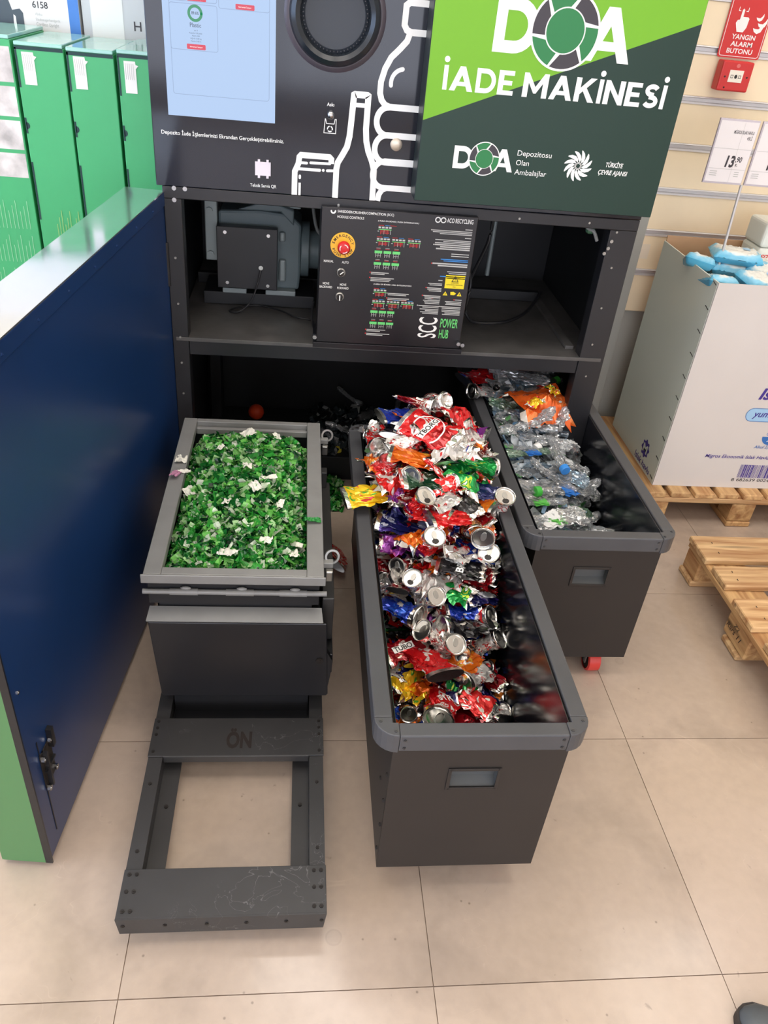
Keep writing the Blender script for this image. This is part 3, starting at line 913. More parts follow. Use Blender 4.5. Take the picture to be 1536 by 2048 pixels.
MB().cyl((-.118, 2.475, .838), (-.118, 2.462, .838), .007, 10).build('cable_gland', M_steel, gm)
MB().tube([(-.118, 2.466, .832), (-.128, 2.45, .79), (-.15, 2.44, .735), (-.185, 2.43, .706), (-.215, 2.44, .704), (-.19, 2.475, .704), (-.13, 2.5, .704), (-.06, 2.47, .704), (-.01, 2.42, .704), (.04, 2.40, .704), (.048, 2.37, .71)], .0028).build('cable', M_cable, MC, smooth=True)
MB().tube([(.032, 2.50, 1.09), (.036, 2.48, 1.03), (.05, 2.45, .97), (.075, 2.43, .955), (.11, 2.41, .955)], .005).build('cable', M_cablew, MC, smooth=True)
MB().tube([(.045, 2.30, .80), (.042, 2.31, .76), (.046, 2.32, .715), (.05, 2.36, .703)], .003).build('cable', M_cable, MC, smooth=True)
# hoses at the other side of the box
MB().tube([(.56, 2.55, 1.09), (.60, 2.55, 1.03), (.60, 2.54, .95), (.56, 2.5, .86), (.53, 2.46, .80), (.54, 2.44, .74), (.58, 2.45, .707), (.68, 2.47, .707), (.78, 2.58, .707), (.85, 2.69, .74)], .0055).build('hose', M_cable, MC, smooth=True)
MB().tube([(.475, 2.42, .90), (.51, 2.44, .87), (.53, 2.45, .82), (.525, 2.42, .77), (.50, 2.36, .72), (.488, 2.33, .705)], .004).build('cable', M_cablew, MC, smooth=True)
MB().tube([(.475, 2.45, .96), (.52, 2.46, .90), (.545, 2.47, .84), (.54, 2.45, .77), (.51, 2.38, .73), (.486, 2.35, .71)], .005).build('cable', M_cable, MC, smooth=True)
MB().cyl((.655, 2.72, 1.10), (.655, 2.72, .78), .008, 10).build('support_rod', M_gear2, MC, smooth=True)
MB().box(.33, .58, 2.75, 2.80, .7352, .84).build('inner_block', M_blackin, MC)
k = MB(); k.tube([(.80, 2.262, 1.088), (.815, 2.255, 1.075), (.83, 2.25, 1.07), (.845, 2.25, 1.045)], .005)
k.build('wire_clip', M_cablew, MC, smooth=True)
MB().sphere((.822, 2.258, 1.071), .012, 8, 6, sc=(1.2, .8, .9)).build('green_clamp', mat('clamp_green', (60, 96, 70), .5), MC)
bolts(MC, [(.875, FY, 1.055), (.87, FY, 1.035), (.862, FY, 1.02)], .005, M_steel2, h=.006, name='latch_bits')

# door (swung open on the machine's left edge)
hinge = Vector((-0.360, 2.225))
tip = Vector((-0.4865, 1.005))
du = (tip - hinge).normalized(); nn = Vector((-du.y, du.x))   # nn points to the bins (+x)
if nn.x < 0: nn = -nn
DL = (tip - hinge).length


def D(s_, t, z): p = hinge + du * s_ + nn * t; return (p.x, p.y, z)


def dbox(mb, s0, s1, t0, t1, z0, z1):
    return mb.hexa([D(s0, t0, z0), D(s1, t0, z0), D(s1, t1, z0), D(s0, t1, z0), D(s0, t0, z1), D(s1, t0, z1), D(s1, t1, z1), D(s0, t1, z1)])


dr = dbox(MB(), 0.0, DL - .003, -0.098, -0.004, 0.022, 1.098).build('door', M_flareblue, MC)
dr['label'] = 'open lower door, inside coloured with blue flare, green outside'
dbox(MB(), 0.0, DL, -0.003, 0.0, 0.022, 1.065).build('door_liner', M_flareblue, dr)
dbox(MB(), 0.0, DL, -0.0035, 0.003, 1.066, 1.1).build('door_flange', M_flareblue, dr, bevel=.001)
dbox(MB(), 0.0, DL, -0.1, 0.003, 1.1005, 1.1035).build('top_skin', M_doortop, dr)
dbox(MB(), DL - .0028, DL + .0005, -0.1, -.012, 0.012, 1.1).build('end_skin', M_doorgreen, dr)
dbox(MB(), 0.0, DL, -0.1035, -0.0985, 0.012, 1.1).build('outer_skin', M_doorgreen, dr)
dbox(MB(), DL - .0028, DL + .001, -.0118, 0.003, 0.012, 1.1).build('edge_trim', M_black, dr)
k = MB(); dbox(k, DL - .05, DL - .047, .0005, .001, .06, 0.34); k.build('edge_slot', M_ink, dr)
lk = MB(); dbox(lk, DL - .095, DL - .045, .0005, .003, .205, .30); lk.build('lock_plate', M_ink, dr)
k = MB(); dbox(k, DL - .1, DL - .088, .001, .012, .28, .33); dbox(k, DL - .062, DL - .056, .001, .012, .20, .30); dbox(k, DL - .095, DL - .05, .003, .008, .245, .25); k.build('lock_bracket', M_black, dr)
bolts(dr, [D(DL - .09, .003, .30), D(DL - .052, .003, .285), D(DL - .09, .003, .215), D(DL - .05, .003, .20)], .0065, M_steel, axis=(nn.x, nn.y, 0), h=.006)
bolts(dr, [D(s_, .003, 1.078) for s_ in np.arange(.12, 1.2, .15)], .003, M_flareblue, axis=(nn.x, nn.y, 0), h=.002, name='rivets')
bolts(dr, [D(DL - .03, .0, z) for z in (.5, .7)], .004, M_steel, axis=(nn.x, nn.y, 0), h=.002, name='rivets')
k = MB(); k.cyl((-.362, 2.222, .1), (-.362, 2.222, .22), .008, 12).cyl((-.362, 2.222, .85), (-.362, 2.222, .97), .008, 12); k.build('hinge', M_black, MC)

# ------------------------------------------------------------------ roll-out bins
M_wheel = mat('wheel_red_rubber', (206, 60, 52), 0.4)
M_handle = mat('handle_grey_plastic', (88, 91, 92), 0.45)


def make_bin(label, loc, fy=.058):
    t = thing('rolling_bin', label, 'bin', loc, local=True, group='roll-out collection bins')
    W2, LY = 0.167, 1.165
    # front panel with a hole for the grip
    hx0, hx1, hz0, hz1 = -0.052, 0.043, 0.345, 0.400
    MB().box(-W2, hx0, 0.0, .003, .08, .462).box(hx1, W2, 0.0, .003, .08, .462).box(hx0, hx1, 0.0, .003, .08, hz0).box(hx0, hx1, 0.0, .003, hz1, .462).build('front_panel', M_binbody, t)
    fl_ = MB()
    for a in ((hx0 - .004, hx0 + .003, hz0 - .004, hz1 + .004), (hx1 - .003, hx1 + .004, hz0 - .004, hz1 + .004)): fl_.box(a[0], a[1], -.003, .0, a[2], a[3])
    fl_.box(hx0, hx1, -.003, .0, hz0 - .004, hz0 + .003).box(hx0, hx1, -.003, .0, hz1 - .003, hz1 + .004)
    g = fl_.build('grip_frame', M_binbody, t, bevel=.0008)
    k = MB(); k.poly([(hx0, .0031, hz0), (hx1, .0031, hz0), (hx1, .022, hz0 + .01), (hx0, .022, hz0 + .01)])
    k.poly([(hx0, .022, hz0 + .01), (hx1, .022, hz0 + .01), (hx1, .022, hz1), (hx0, .022, hz1)])
    k.poly([(hx0, .0031, hz0), (hx0, .022, hz0 + .01), (hx0, .022, hz1), (hx0, .0031, hz1)]); k.poly([(hx1, .0031, hz0), (hx1, .022, hz0 + .01), (hx1, .022, hz1), (hx1, .0031, hz1)])
    k.poly([(hx0, .0031, hz1), (hx1, .0031, hz1), (hx1, .022, hz1), (hx0, .022, hz1)])
    k.build('grip_cup', M_handle, g)
    MB().box(-W2, W2, .003, .005, .085, hz0 - .002).box(-W2 + .001, W2 - .001, .023, .025, .09, .47).build('front_liner', M_binin, t)
    for sx in (-1, 1):
        x0, x1 = sorted((sx * W2, sx * (W2 - .002)))
        MB().box(x0, x1, .003, LY - .02, .08, .462).build('side_panel', M_binbody, t)
        x0, x1 = sorted((sx * (W2 - .0025), sx * (W2 - .004)))
        MB().box(x0, x1, .026, LY - .024, .085, .5).build('side_liner', M_binin, t)
    MB().box(-W2, W2, LY - .022, LY - .02, .08, .462).build('back_panel', M_binbody, t)
    MB().box(-W2 + .003, W2 - .003, LY - .024, LY - .0225, .085, .5).build('back_liner', M_binin, t)
    MB().box(-W2 + .001, W2 - .001, .004, LY - .023, .078, .084).build('bottom', M_binin, t)
    # rim: four bars and rounded corner caps
    o, i_, zt, zb, c = 0.2035, 0.169, 0.502, 0.460, 0.045
    y0, y1 = -.006, LY
    for sx in (-1, 1):
        x0, x1 = sorted((sx * i_, sx * o))
        MB().box(x0, x1, y0 + c, y1 - c, zb, zt).build('rim_bar', M_grey, t, bevel=.003)
    MB().box(-o + c, o - c, y0, y0 + .032, zb, zt).build('rim_bar', M_grey, t, bevel=.003)
    MB().box(-o + c, o - c, y1 - .032, y1, zb, zt).build('rim_bar', M_grey, t, bevel=.003)
    for sx in (-1, 1):
        for yy, sy in ((y0, 1), (y1, -1)):
            pts = [(sx * (o - .045 + .045 * math.cos(a)), yy + sy * (.045 - .045 * math.sin(a))) for a in np.linspace(0, PI / 2, 7)]
            pts = [(sx * i_, yy + sy * c)] + pts + [(sx * (o - c), yy + sy * .032), (sx * i_, yy + sy * .032)]
            # order: outer arc, then the inner corner
            pts = pts[1:-2] + [(sx * (o - c), yy + sy * .032), (sx * i_, yy + sy * .032), (sx * i_, yy + sy * c)]
            mb = MB().prism(pts if sx * sy > 0 else pts[::-1], 'z', zb - .004, zt + .0006)
            mb.build('corner_cap', M_grey, t, bevel=.002)
    bp = []
    for sx in (-1, 1):
        bp += [(sx * (o - .012), y0 + .035, zt), (sx * (o - .038), y0 + .012, zt), (sx * (o - .012), y1 - .035, zt)]
    bolts(t, bp, .0036, M_bolt, axis=(0, 0, 1), h=.002)
    bp = [(sx * (o - .055), y0, z) for sx in (-1, 1) for z in (.47, .49)]
    bolts(t, bp, .0034, M_bolt, axis=(0, -1, 0), h=.002)
    bp = [(-W2, yy, .27) for yy in np.arange(.08, 1.1, .14)] + [(-W2, .02, z) for z in (.12, .2, .28, .36)]
    bolts(t, bp, .004, M_ink, axis=(-1, 0, 0), h=.003, name='rivets')
    for sx, xx in ((-1, -.1), (1, .093)):
        for yy in (fy, 1.05):
            cs = MB().box(xx - .028, xx + .028, yy - .03, yy + .03, .0735, .0778).box(xx - .024, xx - .020, yy - .014, yy + .014, .03, .0735).box(xx + .020, xx + .024, yy - .014, yy + .014, .03, .0735).build('caster', M_steel2, t)
            MB().lathe([(.030, -.019), (.036, -.016), (.0365, 0), (.036, .016), (.030, .019)], (xx, yy, .0365), (1, 0, 0), 24).build('wheel', M_wheel, cs, smooth=True)
            MB().cyl((xx - .0155, yy, .0365), (xx + .0155, yy, .0365), .0295, 20).cyl((xx - .026, yy, .0365), (xx + .026, yy, .0365), .006, 8).build('wheel_hub', M_ink, cs)
    return t


BC = (0.362, 0.936, 0)
BR = (0.782, 1.556, 0)
make_bin('dark grey rolling bin heaped with crushed drink cans, beside the shreds trolley', BC, .13)
make_bin('dark grey rolling bin of crushed clear plastic bottles, half under the machine', BR, .040)

# ------------------------------------------------------------------ shredder trolley
T = thing('shred_trolley', 'dark grey steel trolley with hopper of green shreds and open front frame', 'trolley', (-0.115, 1.47, 0))
M_fr = mat('trolley_frame_paint', (58, 57, 57), 0.38, 0.0, 0.5, vary=0.1, vscale=12)


def scratch(M, sc=9.0, gain=3.2):
    nt = M.node_tree; b = nt.nodes['Principled BSDF']
    tc = nt.nodes.new('ShaderNodeTexCoord')

    def nz(s_, det, dis):
        n = nt.nodes.new('ShaderNodeTexNoise'); n.inputs['Scale'].default_value = s_; n.inputs['Detail'].default_value = det; n.inputs['Distortion'].default_value = dis
        nt.links.new(tc.outputs['Object'], n.inputs['Vector']); return n.outputs[0]

    def mr(src, *v):
        r = nt.nodes.new('ShaderNodeMapRange')
        for i, x in enumerate(v): r.inputs[i + 1].default_value = x
        nt.links.new(src, r.inputs[0]); return r.outputs[0]
    d = nt.nodes.new('ShaderNodeMath'); d.operation = 'SUBTRACT'; d.inputs[1].default_value = .5; nt.links.new(nz(sc, 4, 1.6), d.inputs[0])
    a = nt.nodes.new('ShaderNodeMath'); a.operation = 'ABSOLUTE'; nt.links.new(d.outputs[0], a.inputs[0])
    q = nt.nodes.new('ShaderNodeMath'); q.operation = 'MULTIPLY'
    nt.links.new(mr(a.outputs[0], .0, .005, 1, 0), q.inputs[0]); nt.links.new(mr(nz(5, 3, 0), .52, .6, 0, 1), q.inputs[1])
    old = b.inputs['Base Color'].links[0].from_socket
    mx = nt.nodes.new('ShaderNodeMix'); mx.data_type = 'RGBA'
    nt.links.new(q.outputs[0], mx.inputs['Factor']); nt.links.new(old, mx.inputs['A']); mx.inputs['B'].default_value = lin((104, 103, 102))
    nt.links.new(mx.outputs['Result'], b.inputs['Base Color'])


scratch(M_fr)
for sx in (-1, 1):
    c = -0.1145
    def bx(mb, a0, a1, z0, z1, y0=.90, y1=2.09):
        x0, x1 = sorted((c + sx * a0, c + sx * a1)); return mb.box(x0, x1, y0, y1, z0, z1)
    k = MB(); bx(k, .2025, .170, .0755, .0785); bx(k, .2025, .200, .032, .0755); bx(k, .172, .170, .032, .0755); bx(k, .170, .131, .032, .035)
    k.build('side_rail', M_fr, T)
    bolts(T, [(c + sx * .187, y, .0785) for y in (.985, 1.15)], .0042, M_ink, axis=(0, 0, 1), h=.0015)
    bolts(T, [(c + sx * .150, y, .035) for y in (1.12,)], .0045, M_ink, axis=(0, 0, 1), h=.004)
    for y in (1.0, 2.0):
        MB().cyl((c + sx * .178, y, .02), (c + sx * .194, y, .02), .02, 18).build('wheel', M_ink, T, smooth=True)
k = MB().box(-.3185, .0895, .842, .943, .079, .0825)
fb = k.build('front_bar', M_fr, T, bevel=.0012)
MB().hexa([(-.3185, .842, .0822), (-.3185, .8385, .0822), (-.313, .8365, .036), (-.313, .840, .036), (.0895, .842, .0822), (.0895, .8385, .0822), (.084, .8365, .036), (.084, .840, .036)]).build('front_lip', M_fr, fb)
bolts(fb, [(x + d, y, .0825) for x in (-.307, .0645) for d in (0, .0145) for y in (.855, .895, .931)], .0042, M_ink, axis=(0, 0, 1), h=.002)
bolts(fb, [(x, .838, .062) for x in (-.305, -.225, -.145, -.068, .01, .08)], .004, M_ink, axis=(0, -1, 0), h=.002)
cb = MB().box(-.3185, .0895, 1.222, 1.335, .079, .0825).box(-.283, .054, 1.220, 1.2225, .062, .0825).build('cross_bar', M_fr, T, bevel=.001)
M_cut = mat('cutout_shadow', (40, 31, 26), 0.8)
text('ÖN', M_cut, cb, (-.142, 1.246, .0829), .060, .044, X=(1, 0, 0), Z=(0, 1, 0), bold=.04)
bolts(cb, [(x, y, .0825) for x in (-.308, .079) for y in (1.236, 1.285, 1.305, 1.325)], .004, M_ink, axis=(0, 0, 1), h=.0015)
# hopper
HX0, HX1, HY0, HY1 = -.300, .054, 1.402, 2.076
k = MB().box(HX0, HX0 + .003, HY0, HY1, .10, .478).box(HX1 - .003, HX1, HY0, HY1, .10, .478).box(HX0, HX1, HY1 - .003, HY1, .10, .478).box(HX0, HX1, HY0, HY0 + .003, .10, .478).box(HX0, HX1, HY0, HY1, .097, .10)
hp = k.build('hopper', M_blackin, T)
for nm, b in (('rim_bar', (-.321, -.283, 1.376, 2.098)), ('rim_bar', (.036, .0745, 1.376, 2.098))):
    MB().box(b[0], b[1], b[2], b[3], .478, .502).build(nm, M_rim, hp, bevel=.002)
MB().box(-.283, .036, 1.376, 1.4015, .478, .502).build('rim_bar', M_rim, hp, bevel=.002)
MB().box(-.283, .036, 2.079, 2.098, .478, .5015).box(-.283, .036, 2.060, 2.074, .470, .488).build('rim_bar', M_rim, hp, bevel=.0015)
MB().box(-.326, .0785, 1.371, 1.3755, .479, .5022).build('rim_lip', M_rim, hp, bevel=.0015)
MB().cyl((-.327, 1.386, .444), (.083, 1.386, .444), .0062, 14).build('hinge_pin', M_rim, T, smooth=True)
for x in (-.268, -.144, -.024):
    hk = MB().cyl((x, 1.386, .444), (x + .062, 1.386, .444), .0078, 14).build('hinge_knuckle', M_rim, T, smooth=True)
    MB().sphere((x + .035, 1.388, .453), .008, 8, 5, sc=(1.5, .6, .6)).build('weld_bead', M_rim, hk, smooth=True)
MB().box(-.316, .066, 1.392, 1.4018, .405, .476).build('hinge_leaf', M_blackin, T)
MB().hexa([(-.318, 1.399, .390), (-.322, 1.361, .377), (-.322, 1.364, .372), (-.318, 1.402, .384), (.074, 1.399, .390), (.078, 1.361, .377), (.078, 1.364, .372), (.074, 1.402, .384)]).build('drip_ledge', M_rim, T, bevel=.001)
ff = MB().prism([(-.318, .372), (-.303, .139), (-.298, .133), (.095, .133), (.099, .139), (.0865, .372)], 'y', 1.362, 1.368).build('front_flap', M_black, T, bevel=.002)
bolts(ff, [(.074, 1.362, .255)], .009, M_ink, h=.003, name='finger_hole')
MB().box(.0765, .104, 1.42, 1.93, .27, .40).build('side_bracket', M_fr, T, bevel=.002)
MB().box(.0765, .106, 1.375, 1.45, .20, .262).build('side_bracket', M_black, T, bevel=.002)
MB().box(.078, .094, 1.90, 1.93, .40, .45).build('side_tab', M_fr, T, bevel=.002)
MB().prism([(.088, .285), (.106, .25), (.102, .20), (.094, .135), (.086, .135), (.086, .285)], 'y', 1.364, 1.38).build('side_cheek', M_black, T)
for y in (1.455, 2.035):
    lt = MB().box(.0745, .098, y - .008, y + .010, .470, .484).build('latch', M_rim, T, bevel=.002)
    MB().lathe([(.018, -.003), (.018, .003), (.013, .003), (.013, -.003), (.018, -.003)], (.095, y + .014, .488), (.2, -.9, .35), 20).build('latch_ring', M_steel2, lt, smooth=True)
    MB().box(.080, .098, y - .022, y - .006, .440, .470).build('latch_hook', M_steel2, lt, bevel=.003)
k = MB().box(-.28, .052, 1.395, 1.40, .035, .13); k.build('frame_bulkhead', M_blackin, T)
k = MB().box(-.28, .052, 1.336, 2.05, .038, .042); k.build('void_sheet', M_blackin, T)  # dark sheet added to stand for the shaded void under the hopper

# ------------------------------------------------------------------ crumpled stuff: shared shapes
def attr_mesh(name, P, F, uv=None, material=None):
    me = bpy.data.meshes.new(name)
    me.from_pydata([tuple(map(float, p)) for p in P], [], F)
    if uv is not None:
        l = me.uv_layers.new(name='UVMap')
        idx = np.empty(len(me.loops), dtype=np.int32); me.loops.foreach_get('vertex_index', idx)
        l.data.foreach_set('uv', np.asarray(uv, dtype=np.float32)[idx].ravel())
    me.update()
    if material: me.materials.append(material)
    return me


def tri(x): return np.abs((x % 1.0) - 0.5) * 2


def can_body(seed, style):
    r_ = np.random.default_rng(seed)
    nu, nv = 30, 17
    L = 0.118 * {'round': r_.uniform(.5, .7), 'one': r_.uniform(.7, .95), 'flat': r_.uniform(.8, 1.0)}[style]
    r = 0.031
    th = np.linspace(0, 2 * PI, nu, endpoint=False)[None, :]
    v = np.linspace(0, 1, nv)[:, None]
    prof = np.interp(v, [0, .05, .13, .87, .95, 1], [.82, .88, 1, 1, .9, .8])
    if style == 'round': fl_ = np.interp(v, [0, .2, .5, .8, 1], [.97, .8, r_.uniform(.45, .7), .75, .95])
    elif style == 'one': fl_ = np.interp(v, [0, .2, .5, .8, 1], [.95, .65, .38, .28, .22])
    else: fl_ = np.interp(v, [0, .2, .5, .8, 1], [.35, .3, .26, .3, .34])
    env = np.interp(v, [0, .1, .25, .8, 1], [0, .35, 1, 1, .15 if style == 'round' else .9])
    rad = np.ones((nv, nu))
    for _ in range(7):
        a = r_.uniform(0, PI); f = r_.uniform(.7, 2.4); ph = r_.uniform()
        k = (v * 2.2 * math.cos(a) + np.sin(th + r_.uniform(0, 6)) * .8 * math.sin(a)) * f + ph
        rad = rad - env * r_.uniform(.05, .16) * tri(k)
    rad = rad + env * r_.normal(0, .035, (nv, nu))
    wide = 1 + (1 - fl_) * .42
    y = r * prof * rad * np.cos(th) * wide
    z = r * prof * rad * np.sin(th) * fl_
    x = (v - .5) * L + 0 * th + env * r_.normal(0, .0022, (nv, nu))
    bend = r_.uniform(-3, 3) if style != 'round' else r_.uniform(-1, 1)
    s_ = np.clip(v + 0 * th, 0, 1)
    z = z + bend * (s_ * L) ** 2 * .6
    y = y + r_.uniform(-2, 2) * (s_ * L) ** 2 * .5
    P = np.stack([x, y, z], -1).reshape(-1, 3)
    F = []
    for i in range(nv - 1):
        for j in range(nu):
            j2 = (j + 1) % nu
            F.append((i * nu + j, i * nu + j2, (i + 1) * nu + j2, (i + 1) * nu + j))
    c0 = P[:nu].mean(0); c1 = P[-nu:].mean(0)
    uv = np.stack([np.broadcast_to(np.abs(th / PI - 1), (nv, nu)), np.broadcast_to(v, (nv, nu))], -1).reshape(-1, 2)
    if style != 'round':
        P = np.vstack([P, c1]); uv = np.vstack([uv, [.5, 1]])
        for j in range(nu): F.append(((nv - 1) * nu + j, (nv - 1) * nu + (j + 1) % nu, len(P) - 1))
    if style == 'flat':
        P = np.vstack([P, c0]); uv = np.vstack([uv, [.5, 0]])
        for j in range(nu): F.append((j, len(P) - 1, (j + 1) % nu))
    me = attr_mesh('crushed_can_' + style, P, F, uv, M_alu)
    return me, c0, c1


def sheet(seed, lx=.11, ly=.085, amp=.02, rag=1.0):
    r_ = np.random.default_rng(seed)
    nx, ny = 18, 14
    X, Y = np.meshgrid(np.linspace(-.5, .5, nx), np.linspace(-.5, .5, ny), indexing='ij')
    Z = np.zeros_like(X)
    for _ in range(8):
        a = r_.uniform(0, PI); f = r_.uniform(1.0, 4.5)
        Z += r_.uniform(.1, .5) / f * tri((X * math.cos(a) + Y * math.sin(a)) * f + r_.uniform())
    Z = (Z - Z.mean()) * amp * 2.2 + rag * r_.normal(0, .0011, X.shape)
    e = .12 * rag * r_.normal(0, 1, X.shape)
    edge = np.maximum(np.abs(X), np.abs(Y)) > .47
    X2 = X * lx * (1 + np.where(edge, e, 0)) + rag * r_.normal(0, .0012, X.shape)
    Y2 = Y * ly * (1 + np.where(edge, e, 0)) + rag * r_.normal(0, .0012, X.shape)
    curl = r_.uniform(2, 7)
    Z2 = Z - curl * Y2 ** 2
    P = np.stack([X2, Y2, Z2], -1).reshape(-1, 3)
    F = [(i * ny + j, (i + 1) * ny + j, (i + 1) * ny + j + 1, i * ny + j + 1) for i in range(nx - 1) for j in range(ny - 1)]
    uv = np.stack([Y + .5, X + .5], -1).reshape(-1, 2)
    return attr_mesh('crushed_can_sheet', P, F, uv, M_alu)


def print_mat(name, c1, c2, c3, band=True):
    M = bpy.data.materials.new(name); M.use_nodes = True
    nt = M.node_tree; b = nt.nodes['Principled BSDF']
    uv = nt.nodes.new('ShaderNodeUVMap'); sp = nt.nodes.new('ShaderNodeSeparateXYZ')
    nt.links.new(uv.outputs[0], sp.inputs[0])
    oi = nt.nodes.new('ShaderNodeObjectInfo')
    ad = nt.nodes.new('ShaderNodeVectorMath'); ad.operation = 'ADD'
    cb_ = nt.nodes.new('ShaderNodeCombineXYZ')
    ml = nt.nodes.new('ShaderNodeMath'); ml.operation = 'MULTIPLY'; ml.inputs[1].default_value = 23.0
    nt.links.new(oi.outputs['Random'], ml.inputs[0])
    nt.links.new(ml.outputs[0], cb_.inputs[0]); nt.links.new(ml.outputs[0], cb_.inputs[2])
    nt.links.new(uv.outputs[0], ad.inputs[0]); nt.links.new(cb_.outputs[0], ad.inputs[1])
    n = nt.nodes.new('ShaderNodeTexNoise'); n.inputs['Scale'].default_value = 3.4; n.inputs['Detail'].default_value = 2.5; n.inputs['Distortion'].default_value = .6
    nt.links.new(ad.outputs[0], n.inputs['Vector'])
    cr = nt.nodes.new('ShaderNodeValToRGB'); cr.color_ramp.interpolation = 'CONSTANT'
    e = cr.color_ramp.elements
    e[0].position = 0; e[0].color = lin(c2)
    e[1].position = .385; e[1].color = lin(c1)
    for p_, c_ in ((.60, c3), (.66, c1), (.70, (236, 234, 228))):
        q_ = e.new(p_); q_.color = lin(c_)
    nt.links.new(n.outputs[0], cr.inputs[0])
    # bare metal near the ends
    d = nt.nodes.new('ShaderNodeMath'); d.operation = 'SUBTRACT'; d.inputs[1].default_value = .5
    nt.links.new(sp.outputs[1], d.inputs[0])
    ab = nt.nodes.new('ShaderNodeMath'); ab.operation = 'ABSOLUTE'; nt.links.new(d.outputs[0], ab.inputs[0])
    gt = nt.nodes.new('ShaderNodeMath'); gt.operation = 'GREATER_THAN'; gt.inputs[1].default_value = .42
    nt.links.new(ab.outputs[0], gt.inputs[0])
    mx = nt.nodes.new('ShaderNodeMix'); mx.data_type = 'RGBA'
    nt.links.new(gt.outputs[0], mx.inputs['Factor']); nt.links.new(cr.outputs[0], mx.inputs['A']); mx.inputs['B'].default_value = lin((225, 222, 216))
    nt.links.new(mx.outputs['Result'], b.inputs['Base Color'])
    mr = nt.nodes.new('ShaderNodeMapRange'); mr.inputs[3].default_value = .45; mr.inputs[4].default_value = 1.0
    nt.links.new(gt.outputs[0], mr.inputs[0]); nt.links.new(mr.outputs[0], b.inputs['Metallic'])
    b.inputs['Roughness'].default_value = .2
    b.inputs['Coat Weight'].default_value = .4; b.inputs['Coat Roughness'].default_value = .1
    return M


W_ = (240, 238, 232)
PAL = {
    'red': print_mat('print_can_red', (214, 24, 30), (160, 8, 14), W_),
    'dark red': print_mat('print_can_dark_red', (150, 14, 26), (96, 8, 16), (226, 214, 200)),
    'red and white': print_mat('print_can_red_white', (222, 40, 40), W_, (232, 226, 220)),
    'blue': print_mat('print_can_blue', (28, 58, 168), (200, 206, 216), (40, 96, 210)),
    'navy': print_mat('print_can_navy', (24, 28, 84), (60, 40, 120), (190, 192, 205)),
    'green': print_mat('print_can_green', (20, 150, 66), (10, 92, 44), (200, 226, 60)),
    'dark green': print_mat('print_can_dark_green', (14, 62, 38), (20, 84, 50), (190, 200, 190)),
    'orange': print_mat('print_can_orange', (238, 116, 26), (206, 78, 20), (250, 196, 70)),
    'yellow': print_mat('print_can_yellow', (248, 202, 36), (222, 50, 60), (90, 180, 60)),
    'black': print_mat('print_can_black', (26, 24, 26), (60, 58, 60), (190, 186, 180)),
    'purple': print_mat('print_can_purple', (128, 50, 140), (74, 30, 104), (226, 110, 180)),
    'silver': print_mat('print_can_silver', (214, 212, 208), (170, 168, 166), (196, 44, 44)),
    'white': print_mat('print_can_white', (240, 238, 232), (214, 212, 206), (190, 30, 40)),
    'brown': print_mat('print_can_brown', (120, 66, 34), (84, 44, 26), (206, 150, 90)),
}
WT = [('red', 20), ('dark red', 11), ('red and white', 13), ('blue', 9), ('navy', 6), ('green', 6), ('dark green', 4), ('orange', 7), ('yellow', 4), ('black', 10), ('purple', 3), ('silver', 15), ('white', 6), ('brown', 4)]
BODIES = {s_: [can_body(100 + 17 * i + 1000 * q, s_) for i in range(7)] for q, s_ in enumerate(('round', 'one', 'flat'))}
SHEETS = [sheet(500 + i, amp=.018 + .004 * (i % 3)) for i in range(9)]
LID = MB().lathe([(.0235, -.003), (.0262, -.001), (.0268, .0015), (.0258, .003), (.0243, .002), (.0232, -.003), (.0215, -.0034), (.0205, -.0012), (0, -.0012)], (0, 0, 0), (-1, 0, 0), 26)
LIDM = LID.mesh('lid'); LIDM.materials.append(M_alu); LIDM.shade_smooth(); LIDM.set_sharp_from_angle(angle=math.radians(50))
BASEM = MB().lathe([(.0262, -.003), (.0238, .001), (.0218, .002), (.0205, .0), (.016, -.0055), (0, -.009)], (0, 0, 0), (-1, 0, 0), 26).mesh('can_base'); BASEM.materials.append(M_alu); BASEM.shade_smooth(); BASEM.set_sharp_from_angle(angle=math.radians(50))
TAB = MB()
for pts, x in ((arc(.0, .004, .0062, 0, 360, 12, .0105)[:-1], -.0004),):
    TAB.prism([(p[0], p[1]) for p in pts], 'x', .0002, -.0014)
TABM = TAB.mesh('pull_tab'); TABM.materials.append(M_steel2)
MOUTHM = MB().prism([(p[0], p[1]) for p in arc(0, -.0115, .0085, 0, 360, 14, .0068)[:-1]], 'x', .0011, .0004).mesh('mouth_hole'); MOUTHM.materials.append(M_ink)


def child(me, name, parent, loc=(0, 0, 0), rot=(0, 0, 0), kind=None):
    o = bpy.data.objects.new(name, me); COL.objects.link(o); o.parent = parent; o.location = loc; o.rotation_euler = rot
    return o


def fit_in(me, loc, rot, scale, box):
    """shift (and if need be shrink) a piece so that what lies below the rim stays inside the bin walls"""
    from mathutils import Euler
    v = np.empty(len(me.vertices) * 3); me.vertices.foreach_get('co', v); v = v.reshape(-1, 3)
    v = v @ np.array(Euler(rot).to_matrix()).T
    x0, x1, y0, y1, zr_ = box
    loc = list(loc)
    for it in range(3):
        p = v * scale + np.array(loc)
        p = p[p[:, 2] < zr_ + .004]
        if len(p) == 0: return loc, scale
        mn, mx = p.min(0), p.max(0)
        k = min(1, (x1 - x0) / max(1e-6, mx[0] - mn[0]))
        if k < 1: scale *= k * .98; continue
        for a, lo, hi in ((0, x0, x1), (1, y0, y1)):
            if mn[a] < lo: loc[a] += lo - mn[a]
            if mx[a] > hi: loc[a] -= mx[a] - hi
        loc_z = mn[2]
    return loc, scale


CANBOX = (.2015, .5235, .966, 2.074, .502)
BOTBOX = (.6215, .9435, 1.586, 2.694, .502)


